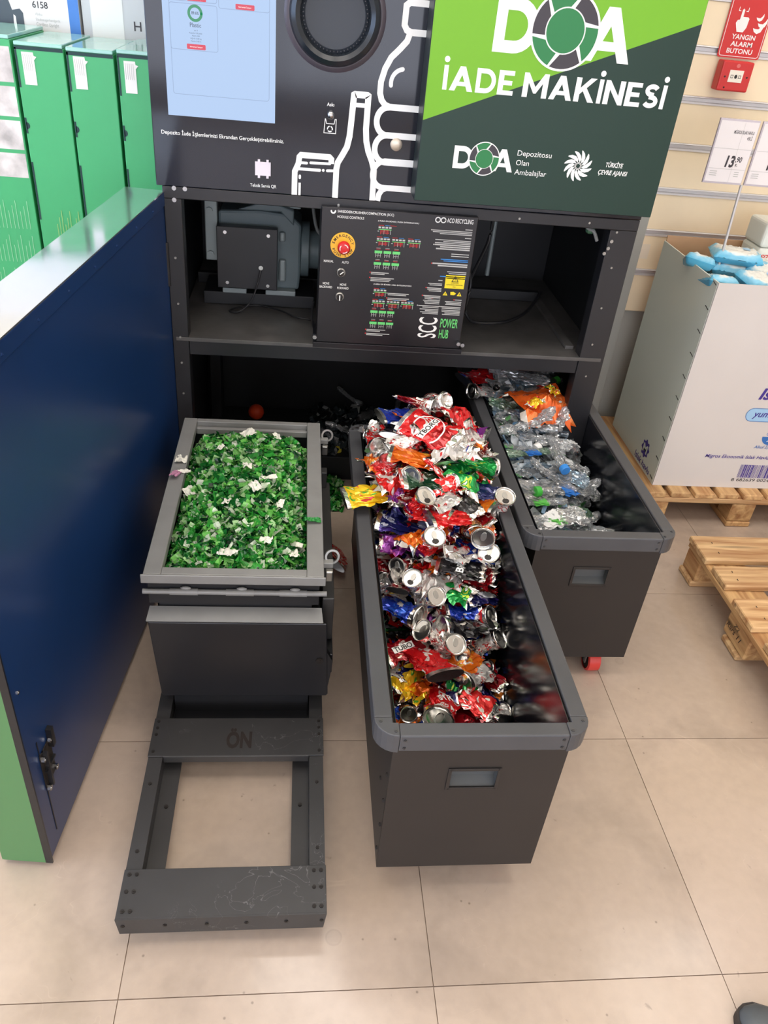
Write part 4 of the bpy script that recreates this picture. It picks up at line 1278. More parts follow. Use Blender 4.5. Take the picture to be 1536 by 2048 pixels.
def place_can(style, var, colour, loc, rot, label, group, scale=1.0, mouth=True, box=None):
    if style == 'sheet':
        me = SHEETS[var % len(SHEETS)]; o = bpy.data.objects.new('can_fragment', me)
        tag(o, label, 'can', group)
    else:
        me, c0, c1 = BODIES[style][var % 7]; o = bpy.data.objects.new('crushed_can', me)
        tag(o, label, 'can', group)
    COL.objects.link(o)
    if box is not None:
        loc, scale = fit_in(me, loc, rot, scale, box)
    o.location = loc
    o.rotation_euler = rot
    o.scale = (scale,) * 3
    o.material_slots[0].link = 'OBJECT'; o.material_slots[0].material = PAL[colour]
    if style in ('round', 'one'):
        l = child(LIDM, 'lid', o, (float(c0[0]) - .001, float(c0[1]), float(c0[2])))
        if mouth: child(MOUTHM, 'mouth_hole', l, (-.0002, 0, 0))
        child(TABM, 'pull_tab', l, (.0005, 0, 0))
    if style == 'round':
        child(BASEM, 'can_base', o, (float(c1[0]) + .001, float(c1[1]), float(c1[2])), (0, PI, 0))
    return o


def hcan(x, y):
    b = np.interp(y, [.95, 1.2, 1.4, 1.5, 1.6, 1.75, 1.9, 1.98, 2.05], [.21, .24, .32, .43, .53, .60, .645, .60, .50])
    u_ = np.clip((x - .2) / .335, 0, 1)
    k_ = np.interp(y, [1.2, 1.5, 1.7], [.03, .08, .13])
    return float(b - k_ * (2 * u_ - 1) ** 2 - np.interp(y, [1.2, 1.5], [.05, .0]) * u_ * u_)


def along(y):
    return 'at the bin front' if y < 1.13 else 'in the front third' if y < 1.36 else 'on the slope' if y < 1.55 else 'midway up the heap' if y < 1.74 else 'near the heap top' if y < 1.92 else 'at the heap back'


def across(x):
    return 'trolley side' if x < .285 else 'middle' if x < .43 else 'bottle side'


STY = {'round': 'short squashed', 'one': 'pinched', 'flat': 'flattened', 'sheet': 'torn piece of'}
used = []
# cans that stand out in the heap: x, y, z lift, colour, shape, rotation, label
HERO = [
    (.318, 1.93, .055, 'dark red', 'one', (0.5, -.15, PI - .35), 'dark red can with silver lid end sticking up at the heap crest', 3, 1.15),
    (.205, 1.97, .045, 'silver', 'one', (0.2, -1.0, 1.2), 'pale silver upright can end at the back corner of the heap', 1, .9),
    (.275, 1.90, .035, 'blue', 'flat', (.1, .1, .35), 'blue and silver flattened can below the heap crest', 2, 1.1),
    (.385, 1.92, .04, 'silver', 'round', (.3, -.6, -.9), 'silver squashed can showing its lid behind the big red can', 4, 1.0),
    (.44, 1.89, .035, 'red', 'sheet', (.2, .3, .9), 'crumpled bright red strip at the rear bottle-bin side of the heap', 2, 1.2),
    (.345, 1.80, .045, 'red', 'flat', (.35, -.05, -.75), 'big flat red can with round white emblem on the heap', 0, 1.55),
    (.262, 1.86, .035, 'black', 'flat', (.1, .2, 1.4), 'black crushed can near the back of the heap', 3, 1.05),
    (.218, 1.88, .04, 'red and white', 'one', (.1, .1, 1.7), 'red and white pinched can by the back rim corner', 5, 1.0),
    (.285, 1.80, .035, 'white', 'round', (.2, -.5, .4), 'white squashed can left of the big emblem can', 2, 1.1),
    (.300, 1.735, .04, 'orange', 'flat', (.1, .0, -.25), 'orange and yellow crumpled can just before the emblem can', 4, 1.2),
    (.475, 1.86, .03, 'silver', 'round', (.1, -.7, 2.5), 'silver lid end leaning out by the bottle bin rim', 1, 1.0),
    (.465, 1.735, .04, 'green', 'one', (.35, -.25, PI + .3), 'bright green can with round silver lid by the bottle-bin side', 6, 1.25),
    (.405, 1.76, .03, 'silver', 'sheet', (0, 0, .2), 'torn silver sheet beside the bright green can', 5, 1.1),
    (.335, 1.66, .035, 'dark green', 'flat', (.1, .1, .1), 'dark green flattened can midway up the heap', 5, 1.25),
    (.49, 1.69, .035, 'navy', 'flat', (.2, .1, -.3), 'navy and purple flattened can under the green can', 2, 1.1),
    (.185, 1.655, .105, 'yellow', 'flat', (.25, -.05, .25), 'yellow and red can lying over the trolley-side rim', 1, 1.15),
    (.262, 1.70, .035, 'red and white', 'sheet', (0, .2, .3), 'orange red torn sheet beside the yellow can', 1, 1.2),
    (.272, 1.635, .04, 'purple', 'sheet', (.2, .1, 1.2), 'magenta torn label strip near the yellow can', 3, .8),
    (.306, 1.60, .04, 'red', 'round', (.3, 1.0, 2.3), 'red can whose white lid faces up, next to the magenta strip', 0, 1.0),
    (.335, 1.52, .05, 'red', 'round', (0, 1.05, 1.75), 'red can with open drinking hole facing up on the slope', 3, 1.05),
    (.535, 1.66, .085, 'silver', 'round', (.1, 1.15, 1.7), 'silver can standing lid up on the bottle-side rim', 5, 1.05),
    (.505, 1.53, .045, 'silver', 'round', (0, 1.0, 1.2), 'silver can with ringed lid facing up before the orange can', 6, 1.05),
    (.385, 1.57, .04, 'red', 'flat', (.1, .1, .3), 'scarlet crumpled can beside the open drinking hole', 6, 1.2),
    (.475, 1.575, .04, 'orange', 'one', (.2, .1, 1.35), 'orange crumpled upright can before the rim', 3, 1.15),
    (.235, 1.60, .03, 'navy', 'flat', (.1, 0, -.25), 'long navy can along the trolley-side rim', 1, 1.25),
    (.25, 1.56, .025, 'purple', 'sheet', (0, .1, -.1), 'purple torn sheet under the long navy can', 4, 1.1),
    (.41, 1.485, .045, 'black', 'flat', (.15, -.1, -.35), 'black and red can with white letters on the slope', 4, 1.2),
    (.355, 1.475, .02, 'silver', 'sheet', (0, 0, .4), 'plain silver scrap beside the lettered black can', 7, 1.1),
    (.225, 1.49, .035, 'silver', 'round', (0, .9, 2.4), 'silver lid with red body by the trolley-side rim', 2, .95),
    (.30, 1.465, .035, 'silver', 'round', (0, 1.0, .9), 'small silver lid end amid foil on the slope', 4, .95),
    (.26, 1.43, .04, 'blue', 'one', (.2, .1, 2.4), 'bright blue can with silver shoulder by the trolley-side rim', 2, 1.25),
    (.395, 1.455, .03, 'green', 'sheet', (0, .1, -.5), 'green torn strip under the lettered black can', 6, .9),
    (.47, 1.46, .03, 'navy', 'flat', (0, .1, .4), 'dark blue flattened can on the bottle-bin side of the slope', 0, 1.1),
    (.335, 1.435, .035, 'silver', 'round', (0, .9, 2.0), 'silver domed can end near the slope middle', 1, .95),
    (.385, 1.40, .03, 'silver', 'sheet', (0, 0, 1.2), 'bent clear silver scrap above the black ribbed can', 0, 1.0),
    (.43, 1.39, .045, 'black', 'one', (.1, .05, .25), 'long black ribbed can lying across the front slope', 0, 1.45),
    (.49, 1.375, .04, 'silver', 'round', (.2, .8, 2.8), 'silver can base ring beside the black ribbed can', 3, 1.05),
    (.335, 1.365, .04, 'white', 'round', (.1, .7, .3), 'white rimmed can end at the head of the red can', 5, 1.05),
    (.255, 1.345, .035, 'dark red', 'flat', (.1, .05, .5), 'dark red lettered can by the trolley-side rim at the front', 2, 1.15),
    (.325, 1.30, .05, 'red', 'flat', (.1, .25, 1.95), 'long plain red can pointing to the front rim', 6, 1.5),
    (.374, 1.33, .045, 'silver', 'round', (.5, 1.0, 2.0), 'shiny silver dome end beside the long red can', 0, 1.0),
    (.415, 1.315, .03, 'orange', 'flat', (.1, .1, .8), 'orange flattened can in the front third, beside a silver dome', 1, 1.1),
    (.262, 1.27, .03, 'yellow', 'sheet', (.2, .1, 1.0), 'yellow torn piece in the front third by the trolley-side rim', 8, 1.1),
    (.44, 1.29, .035, 'silver', 'one', (.2, .1, .7), 'silver and maroon pinched can in the front third', 5, 1.05),
    (.275, 1.215, .025, 'brown', 'one', (.3, .4, 1.4), 'brown can end by the front rim', 1, .75),
    (.255, 1.205, .02, 'orange', 'sheet', (0, 0, .4), 'orange torn sheet in the front corner', 0, .95),
    (.355, 1.215, .045, 'red', 'one', (.3, .1, 1.2), 'shiny red can with white letters at the front rim', 4, 1.35),
    (.424, 1.235, .035, 'red and white', 'flat', (.1, .1, -.6), 'red and white flattened can at the front rim middle', 3, 1.2),
    (.50, 1.23, .03, 'silver', 'round', (.1, .6, .5), 'silver crushed can at the front rim, far from the trolley', 6, 1.05),
    (.40, 1.262, .03, 'green', 'sheet', (0, .1, .2), 'small green torn piece between red cans at the front', 2, .8),
    (.225, 1.80, .03, 'orange', 'sheet', (.1, .2, .6), 'orange torn piece by the trolley-side rim near the top', 4, 1.0),
]
HOBJ = {}
for x, y, dz, colr, sty, rot, lab, var, scl in HERO:
    o = place_can(sty, var, colr, (x, y, hcan(x, y) + dz), rot, lab, 'crushed cans in the heap', scl, mouth=('drinking hole' in lab or 'lid' in lab), box=None if 'over the trolley-side rim' in lab or 'bottle-side rim' in lab else CANBOX)
    HOBJ[lab] = o
    used.append((x, y))
rg = random.Random(11)
pool = [c for c, n in WT for _ in range(n)]
cnt = 0
for layer, (dmin, lift) in enumerate(((.036, .012), (.045, -.03))):
    pts = []
    tries = 0
    while tries < 6000:
        tries += 1
        x = rg.uniform(.222, .512); y = rg.uniform(.985, 2.03)
        if all((x - a) ** 2 + (y - b) ** 2 > dmin ** 2 for a, b in pts + (used if layer == 0 else [])):
            pts.append((x, y))
    for x, y in pts:
        colr = rg.choice(pool); sty = rg.choice(['flat', 'flat', 'one', 'one', 'round', 'sheet', 'sheet', 'sheet'])
        var = rg.randrange(9)
        z = hcan(x, y) + lift + rg.uniform(-.008, .012)
        edge = min(x - .2, .53 - x, y - .945, 2.07 - y)
        scl = rg.uniform(.8, 1.15) * (0.72 if edge < .035 else 1)
        rot = (rg.uniform(-.6, .6), rg.uniform(-.4, .9 if sty == 'round' else .4), rg.uniform(0, 2 * PI))
        lab = f'{STY[sty]} {colr} can {along(y)}, {across(x)}' + (', lower layer' if layer else '')
        place_can(sty, var, colr, (x, y, z), rot, lab, 'crushed cans in the heap', scl, mouth=rg.random() < .2, box=CANBOX)
        cnt += 1


# scraps that fill the heap under the cans: uncountable
def heap(name, hf, x0, x1, y0, y1, n, size, colours, rough, label, cat, seed, drop=.02, metal=.5, zspread=.015, lim=None):
    r_ = np.random.default_rng(seed)
    V, F, CI = [], [], []
    nx, ny = 4, 3
    gx_, gy_ = np.meshgrid(np.linspace(-.5, .5, nx), np.linspace(-.5, .5, ny), indexing='ij')
    for i in range(n):
        x = r_.uniform(x0, x1); y = r_.uniform(y0, y1)
        s_ = size * r_.uniform(.5, 1.5); asp = r_.uniform(.3, .9)
        cur = r_.uniform(-9, 9) * .02 / size
        gz = cur * (gx_ * s_) ** 2 + r_.normal(0, size * .06, gx_.shape)
        p = np.stack([gx_ * s_, gy_ * s_ * asp, gz], -1).reshape(-1, 3)
        ax, ay, az = r_.uniform(-.9, .9), r_.uniform(-.9, .9), r_.uniform(0, 2 * PI)
        Rm = np.array(Matrix.Rotation(az, 3, 'Z') @ Matrix.Rotation(ay, 3, 'Y') @ Matrix.Rotation(ax, 3, 'X'))
        p = p @ Rm.T + np.array([x, y, hf(x, y) - drop + r_.uniform(-zspread, zspread)])
        if lim is not None:
            for a_, lo, hi in ((0, lim[0], lim[1]), (1, lim[2], lim[3])):
                mn, mx = p[:, a_].min(), p[:, a_].max()
                p[:, a_] += max(0, lo - mn) - max(0, mx - hi)
        base = i * nx * ny
        V.append(p)
        F += [(base + a * ny + b, base + (a + 1) * ny + b, base + (a + 1) * ny + b + 1, base + a * ny + b + 1) for a in range(nx - 1) for b in range(ny - 1)]
        CI.append(r_.choice(len(colours), p=[c[1] for c in colours]))
    V = np.vstack(V)
    me = bpy.data.meshes.new(name)
    me.from_pydata(V.tolist(), [], F)
    at = me.attributes.new('tint', 'FLOAT_COLOR', 'FACE')
    fc = np.repeat(np.array([lin(colours[c][0]) for c in CI]), (nx - 1) * (ny - 1), axis=0)
    jit = np.repeat(r_.uniform(.65, 1.25, (len(CI), 1)), (nx - 1) * (ny - 1), axis=0)
    fc[:, :3] *= jit
    at.data.foreach_set('color', fc.astype(np.float32).ravel())
    me.update()
    M = bpy.data.materials.new(name + '_material'); M.use_nodes = True
    nt = M.node_tree; b = nt.nodes['Principled BSDF']
    a_ = nt.nodes.new('ShaderNodeAttribute'); a_.attribute_name = 'tint'
    nt.links.new(a_.outputs['Color'], b.inputs['Base Color'])
    b.inputs['Roughness'].default_value = rough; b.inputs['Metallic'].default_value = metal
    if metal == 0:
        tr = nt.nodes.new('ShaderNodeBsdfTranslucent'); nt.links.new(a_.outputs['Color'], tr.inputs[0])
        mx = nt.nodes.new('ShaderNodeMixShader'); mx.inputs[0].default_value = .35
        out = nt.nodes['Material Output']
        nt.links.new(b.outputs[0], mx.inputs[1]); nt.links.new(tr.outputs[0], mx.inputs[2]); nt.links.new(mx.outputs[0], out.inputs[0])
    me.materials.append(M)
    o = bpy.data.objects.new(name, me); COL.objects.link(o)
    tag(o, label, cat, kind='stuff')
    return o


heap('aluminium_scraps', hcan, .205, .525, .97, 2.05, 1500, .045, [((210, 26, 32), .28), ((226, 224, 220), .3), ((30, 30, 34), .14), ((26, 60, 160), .1), ((20, 130, 60), .07), ((236, 130, 40), .07), ((240, 200, 50), .04)], .22, 'crumpled aluminium scraps filling the gaps of the can heap', 'scrap', 5, drop=.03, metal=.6, zspread=.03, lim=(.202, .523, .966, 2.073))


def hflake(x, y):
    u_ = (x + .124) / .155; v_ = (y - 1.73) / .33
    b = .470 + .052 * max(0, 1 - u_ * u_) * max(0, 1 - v_ * v_ * v_ * v_)
    return float(b - .06 * max(0, (abs(v_) - .9) / .1) * (v_ > 0) - .03 * max(0, (abs(u_) - .8) / .2))


G = [((30, 122, 48), .22), ((62, 168, 66), .24), ((126, 208, 100), .21), ((14, 70, 34), .12), ((232, 242, 222), .10), ((184, 230, 164), .11)]
heap('green_plastic_shreds', hflake, -.285, .042, 1.408, 2.066, 9500, .019, G, .12, 'heap of shredded green plastic bottle flakes filling the trolley hopper', 'plastic shreds', 9, drop=.004, metal=0.0, zspread=.014, lim=(-.296, .050, 1.406, 2.058))
# single white label scraps on the shreds
M_scrap = mat('label_scrap_white', (238, 236, 224), 0.6)
SCR = [(.0, 1.99, .03), (.07, 2.0, .02)]
rs = random.Random(21)
scr_pts = [(-.13, 2.0, .034, 'largest white label scrap near the back rim of the shreds'), (-.30, 1.86, .038, 'white scrap hanging over the door-side rim of the hopper'), (-.285, 1.80, .026, 'white folded scrap by the door-side rim, before the hanging one'),
           (-.26, 1.725, .034, 'round white scrap by the door-side, midway along the shreds'), (-.12, 1.785, .030, 'white crumpled scrap in the middle of the green shreds'), (-.065, 1.74, .036, 'white torn scrap right of the middle of the shreds'),
           (-.095, 1.69, .030, 'white rectangular scrap just before the middle of the shreds'), (-.05, 1.995, .022, 'small white scrap near the back rim, bin side'), (-.145, 1.45, .034, 'white curled scrap at the front rim of the hopper'),
           (.005, 1.475, .030, 'white triangular scrap at the front corner by the can bin'), (-.06, 1.49, .026, 'pale scrap at the front rim, bin side'), (.012, 1.52, .024, 'small white scrap behind the front corner scrap'),
           (-.25, 1.70, .020, 'tiny white scrap beside the round scrap'), (-.16, 1.62, .022, 'pale blue-white scrap in the front half of the shreds'), (-.03, 1.64, .022, 'white sliver in the front half, bin side'), (-.2, 1.9, .02, 'white speck near the back, door side')]
for i, (x, y, s_, lab) in enumerate(scr_pts):
    me = sheet(900 + i, s_ * 1.25, s_ * .8, .006, .25)
    me.materials.clear(); me.materials.append(M_scrap)
    o = bpy.data.objects.new('label_scrap', me); COL.objects.link(o)
    zz = .505 if x < -.284 else hflake(x, y) + .016
    o.location = (x, y, zz); o.rotation_euler = (rs.uniform(-.3, .3), rs.uniform(-.3, .3), rs.uniform(0, 6))
    tag(o, lab, 'scrap', 'white label scraps on the shreds')
me = sheet(950, .035, .02, .006, .3); me.materials.clear(); me.materials.append(mat('scrap_mauve', (186, 130, 160), .5))
o = bpy.data.objects.new('label_scrap', me); COL.objects.link(o); o.location = (-.303, 1.775, .512); o.rotation_euler = (.1, .2, 1.3); tag(o, 'mauve torn scrap on the door-side rim of the hopper', 'scrap')
me = sheet(951, .04, .016, .006, .3); me.materials.clear(); me.materials.append(mat('flake_green_single', (30, 130, 50), .25))
o = bpy.data.objects.new('plastic_flake', me); COL.objects.link(o); o.location = (.05, 1.585, .511); o.rotation_euler = (.1, .1, .1); tag(o, 'green plastic flake lying on the bin-side rim of the hopper', 'flake')


# lettering that follows the crumpled can sides
def emboss(o, body, size, material, at=(0, 0), ang=0.0, bold=.02, disc_r=None, disc_mat=None, name='lettering', capr=1.0):
    """print wrapped on the can as it lies: projected straight down on its surface"""
    bpy.context.view_layer.update()
    mw = o.matrix_world
    me = o.data
    bv = BVHTree.FromPolygons([mw @ v.co for v in me.vertices], [tuple(p.vertices) for p in me.polygons])
    c = mw @ Vector((0, 0, 0))
    v, f = text_verts(body, bold) if body else (None, None)
    if body:
        v = v - np.array([(v[:, 0].max() + v[:, 0].min()) / 2, (v[:, 1].max() + v[:, 1].min()) / 2, 0])
        pts = v[:, :2] * size * np.array([1, capr])
    else:
        pts, f = disc_r
    ca, sa = math.cos(ang), math.sin(ang)
    X = np.stack([pts[:, 0] * ca - pts[:, 1] * sa + at[0], pts[:, 0] * sa + pts[:, 1] * ca + at[1]], -1)
    out, ok = [], []
    inv = mw.inverted()
    lift = .0022 if body else .0014
    for p in X:
        h = bv.ray_cast(Vector((c.x + p[0], c.y + p[1], c.z + .2)), Vector((0, 0, -1)))
        ok.append(h[0] is not None)
        q_ = h[0] if h[0] is not None else Vector((c.x + p[0], c.y + p[1], c.z))
        out.append(inv @ (q_ + Vector((0, 0, lift))))
    F_ = [q_ for q_ in f if all(ok[i] for i in q_)]
    mb = MB(); mb.v = [tuple(p) for p in out]; mb.f = F_
    m2 = mb.mesh(name); m2.materials.append(material)
    return child(m2, name, o)


def ring_pts(r0, r1, n=36):
    p = []
    for i in range(n):
        t = 2 * PI * i / n
        p += [(r0 * math.cos(t), r0 * math.sin(t)), ((r0 + r1) / 2 * math.cos(t), (r0 + r1) / 2 * math.sin(t)), (r1 * math.cos(t), r1 * math.sin(t))]
    f = []
    for i in range(n):
        j = (i + 1) % n
        f += [(3 * i, 3 * i + 1, 3 * j + 1, 3 * j), (3 * i + 1, 3 * i + 2, 3 * j + 2, 3 * j + 1)]
    return np.array(p), f


def strip_pts(w_, h_, n=14):
    p, f = [], []
    for i in range(n + 1):
        for j in range(4):
            p.append((-w_ / 2 + w_ * i / n, -h_ / 2 + h_ * j / 3))
    for i in range(n):
        for j in range(3): f.append((i * 4 + j, (i + 1) * 4 + j, (i + 1) * 4 + j + 1, i * 4 + j + 1))
    return np.array(p), f


hb_ = HOBJ['big flat red can with round white emblem on the heap']
emboss(hb_, '', 1, M_white, disc_r=ring_pts(.040, .044), name='emblem_ring')
emboss(hb_, '', 1, M_white, ang=.75, disc_r=strip_pts(.072, .020), name='emblem_band')
emboss(hb_, 'TBORG', .020, M_ink, ang=.75)
emboss(HOBJ['dark red can with silver lid end sticking up at the heap crest'], '', 1, M_white, at=(.02, 0), ang=-1.9, disc_r=strip_pts(.05, .018), name='emblem_band')
emboss(HOBJ['dark red can with silver lid end sticking up at the heap crest'], 'TU', .022, M_ink, at=(.02, 0), ang=-1.9)
emboss(HOBJ['dark red lettered can by the trolley-side rim at the front'], '', 1, M_white, ang=.45, disc_r=strip_pts(.056, .017), name='emblem_band')
emboss(HOBJ['dark red lettered can by the trolley-side rim at the front'], 'TUBO', .018, M_ink, ang=.45)
emboss(HOBJ['black and red can with white letters on the slope'], 'BRE', .026, M_white, ang=1.25)
emboss(HOBJ['shiny red can with white letters at the front rim'], 'S1R', .026, M_white, ang=.35)
emboss(HOBJ['magenta torn label strip near the yellow can'], 'HIB', .022, M_white, ang=1.35)

# ------------------------------------------------------------------ clear bottles
def pet_mat(name, tint, dif=.10, colr=(235, 240, 245)):
    M = bpy.data.materials.new(name); M.use_nodes = True
    nt = M.node_tree
    for n in list(nt.nodes): nt.nodes.remove(n)
    out = nt.nodes.new('ShaderNodeOutputMaterial')
    tp = nt.nodes.new('ShaderNodeBsdfTransparent'); tp.inputs[0].default_value = (*tint, 1)
    gl_ = nt.nodes.new('ShaderNodeBsdfGlossy'); gl_.inputs['Roughness'].default_value = .09; gl_.inputs[0].default_value = (1, 1, 1, 1)
    df = nt.nodes.new('ShaderNodeBsdfDiffuse'); df.inputs[0].default_value = lin(colr)
    fr_ = nt.nodes.new('ShaderNodeFresnel'); fr_.inputs[0].default_value = 2.3
    m1 = nt.nodes.new('ShaderNodeMixShader'); m1.inputs[0].default_value = dif
    nt.links.new(tp.outputs[0], m1.inputs[1]); nt.links.new(df.outputs[0], m1.inputs[2])
    m2 = nt.nodes.new('ShaderNodeMixShader')
    nt.links.new(fr_.outputs[0], m2.inputs[0]); nt.links.new(m1.outputs[0], m2.inputs[1]); nt.links.new(gl_.outputs[0], m2.inputs[2])
    nt.links.new(m2.outputs[0], out.inputs[0])
    return M


PET = {'clear': pet_mat('pet_clear', (.92, .95, .96), .2), 'bluish': pet_mat('pet_bluish', (.72, .86, .96), .22, (190, 220, 245)), 'smoky': pet_mat('pet_smoky', (.82, .84, .84), .12), 'green tinted': pet_mat('pet_greenish', (.66, .88, .72), .18, (190, 235, 200))}


def bottle_body(seed, flat):
    r_ = np.random.default_rng(seed)
    nu, nv = 30, 30
    L = r_.uniform(.15, .21); r = .033
    th = np.linspace(0, 2 * PI, nu, endpoint=False)[None, :]; v = np.linspace(0, 1, nv)[:, None]
    prof = np.interp(v, [0, .03, .10, .22, .36, .9, .96, 1], [.36, .40, .42, .75, 1, 1, .95, .55])
    rib = 1 + .05 * np.sin(v * 60) * np.interp(v, [.3, .4, .9, 1], [0, 1, 1, 0])
    fl_ = np.interp(v, [0, .1, .3, .6, .9, 1], [1, .95, flat * 1.2, flat, flat * 1.1, flat * 1.5])
    env = np.interp(v, [0, .12, .3, 1], [0, .1, 1, .8])
    rad = np.ones((nv, nu))
    for _ in range(10):
        a = r_.uniform(0, PI); f = r_.uniform(.8, 3.4)
        rad = rad - env * r_.uniform(.06, .17) * tri((v * 3 * math.cos(a) + np.sin(th + r_.uniform(0, 6)) * .9 * math.sin(a)) * f + r_.uniform())
    rad = rad + env * r_.normal(0, .045, (nv, nu))
    y = r * prof * rib * rad * np.cos(th) * (1 + (1 - fl_) * .45); z = r * prof * rib * rad * np.sin(th) * fl_
    x = (v - .5) * L + 0 * th + env * r_.normal(0, .003, (nv, nu))
    s_ = v * L
    z = z + r_.uniform(-3, 3) * s_ ** 2 * .5; y = y + r_.uniform(-3, 3) * s_ ** 2 * .5
    P = np.stack([x, y, z], -1).reshape(-1, 3)
    F = [(i * nu + j, i * nu + (j + 1) % nu, (i + 1) * nu + (j + 1) % nu, (i + 1) * nu + j) for i in range(nv - 1) for j in range(nu)]
    c1 = P[-nu:].mean(0); c0 = P[:nu].mean(0)
    P = np.vstack([P, c1])
    for j in range(nu): F.append(((nv - 1) * nu + j, (nv - 1) * nu + (j + 1) % nu, len(P) - 1))
    i0, i1 = int(nv * .42), int(nv * .66)
    lab = P[i0 * nu:(i1 + 1) * nu].copy()
    cen = lab.reshape(-1, nu, 3).mean(1, keepdims=True)
    lab = (cen + (lab.reshape(-1, nu, 3) - cen) * 1.025).reshape(-1, 3)
    FL = [(i * nu + j, i * nu + (j + 1) % nu, (i + 1) * nu + (j + 1) % nu, (i + 1) * nu + j) for i in range(i1 - i0) for j in range(nu)]
    return attr_mesh('crushed_bottle', P, F, None, PET['clear']), c0, attr_mesh('bottle_label', lab, FL, None, M_white)


BOT = [bottle_body(40 + i, (.3, .42, .55, .36, .48)[i % 5]) for i in range(11)]
CAPM = MB().lathe([(.0, -.016), (.0135, -.016), (.0150, -.0145), (.0152, .0), (.0150, .001), (.012, .001)], (0, 0, 0), (1, 0, 0), 24).mesh('cap'); CAPM.materials.append(M_white); CAPM.shade_smooth(); CAPM.set_sharp_from_angle(angle=math.radians(40))
CAPC = {'blue': mat('cap_blue', (66, 148, 232), .35), 'white': mat('cap_white', (244, 244, 242), .4), 'green': mat('cap_green', (70, 186, 70), .35), 'red': mat('cap_red', (206, 40, 46), .35), 'dark blue': mat('cap_dark_blue', (30, 60, 160), .35)}
LABC = {'blue': mat('bottle_label_blue', (36, 112, 196), .4), 'teal': mat('bottle_label_teal', (44, 164, 190), .4), 'white': mat('bottle_label_white', (236, 238, 238), .5), 'green': mat('bottle_label_green', (96, 190, 84), .4), 'pale blue': mat('bottle_label_pale_blue', (150, 200, 240), .4), 'red': mat('bottle_label_red', (200, 40, 50), .4)}


def place_bottle(var, tint, loc, rot, label, group, cap=None, lab=None, scl=1.0, box=None):
    me, c0, lm = BOT[var % len(BOT)]
    if box is not None: loc, scl = fit_in(me, loc, rot, scl, box)
    o = bpy.data.objects.new('crushed_bottle', me); COL.objects.link(o)
    o.location = loc; o.rotation_euler = rot; o.scale = (scl,) * 3
    o.material_slots[0].link = 'OBJECT'; o.material_slots[0].material = PET[tint]
    tag(o, label, 'bottle', group)
    if cap:
        c = child(CAPM, 'cap', o, tuple(map(float, c0)))
        c.material_slots[0].link = 'OBJECT'; c.material_slots[0].material = CAPC[cap]
    if lab:
        c = child(lm, 'bottle_label', o)
        c.material_slots[0].link = 'OBJECT'; c.material_slots[0].material = LABC[lab]
    return o


def hbot(x, y):
    u_ = np.clip((x - .62) / .335, 0, 1)
    b = np.interp(y, [1.6, 1.9, 2.1, 2.3, 2.5, 2.7], [.29, .38, .45, .50, .53, .51])
    return float(b - np.interp(y, [1.6, 2.1, 2.5], [.20, .18, .08]) * u_ ** 3)


HB = [
    (.79, 2.085, .035, 1, 'clear', (.1, -.12, 1.75), 'clear bottle with blue cap pointing to the front, on the bottle pile', 'blue', None, 1.0),
    (.825, 2.155, .04, 4, 'clear', (.1, -.3, .6), 'clear bottle with white cap above the blue capped one', 'white', None, 1.0),
    (.905, 2.27, .045, 2, 'bluish', (.2, .1, .5), 'bluish bottle with teal label by the wall-side rim', None, 'teal', 1.0),
    (.885, 2.175, .04, 6, 'clear', (.2, .1, 1.5), 'clear bottle with white label block beside the white cap', None, 'white', .95),
    (.815, 1.945, .035, 3, 'clear', (.1, .1, .35), 'clear bottle with bright blue label near the front of the bottle bin', 'green', 'blue', 1.05),
    (.90, 2.10, .04, 0, 'clear', (.3, -.2, .9), 'big crinkled clear bottle standing above the dark bin wall', None, None, 1.15),
    (.905, 2.42, .05, 5, 'smoky', (.2, .4, 1.2), 'smoky upright bottle base by the wall-side rim at the back', None, None, 1.0),
    (.80, 2.49, .05, 7, 'clear', (.2, -.5, 1.0), 'crinkled clear bottle at the very back under the beam', None, None, 1.0),
    (.735, 2.38, .05, 8, 'clear', (.1, .1, -.3), 'wide clear bottle behind the orange wrapper', None, None, 1.15),
    (.665, 2.47, .045, 9, 'bluish', (.1, .1, .3), 'bluish bottle with pale blue label at the back', 'dark blue', 'pale blue', 1.1),
    (.645, 2.36, .045, 10, 'clear', (.1, .1, 1.4), 'clear bottle with white lettered label behind the silver can', None, 'white', .95),
    (.70, 2.12, .045, 4, 'clear', (.1, 0, .15), 'long clear bottle lying across before the orange wrapper', None, None, 1.2),
]
bused = []
for x, y, dz, var, tn, rot, lab, cap, lb, scl in HB:
    place_bottle(var, tn, (x, y, hbot(x, y) + dz), rot, lab, 'crushed bottles in the bin', cap, lb, scl, BOTBOX); bused.append((x, y))
rb = random.Random(5)
pts = []
for _ in range(5000):
    x = rb.uniform(.665, .865); y = rb.uniform(1.665, 2.62)
    if all((x - a) ** 2 + (y - b) ** 2 > .050 ** 2 for a, b in pts + bused): pts.append((x, y))


def balong(y): return 'near the bin front' if y < 1.85 else 'in the front half' if y < 2.1 else 'in the pile middle' if y < 2.35 else 'at the pile back'


def bacross(x): return 'can side' if x < .72 else 'centre' if x < .82 else 'wall side'


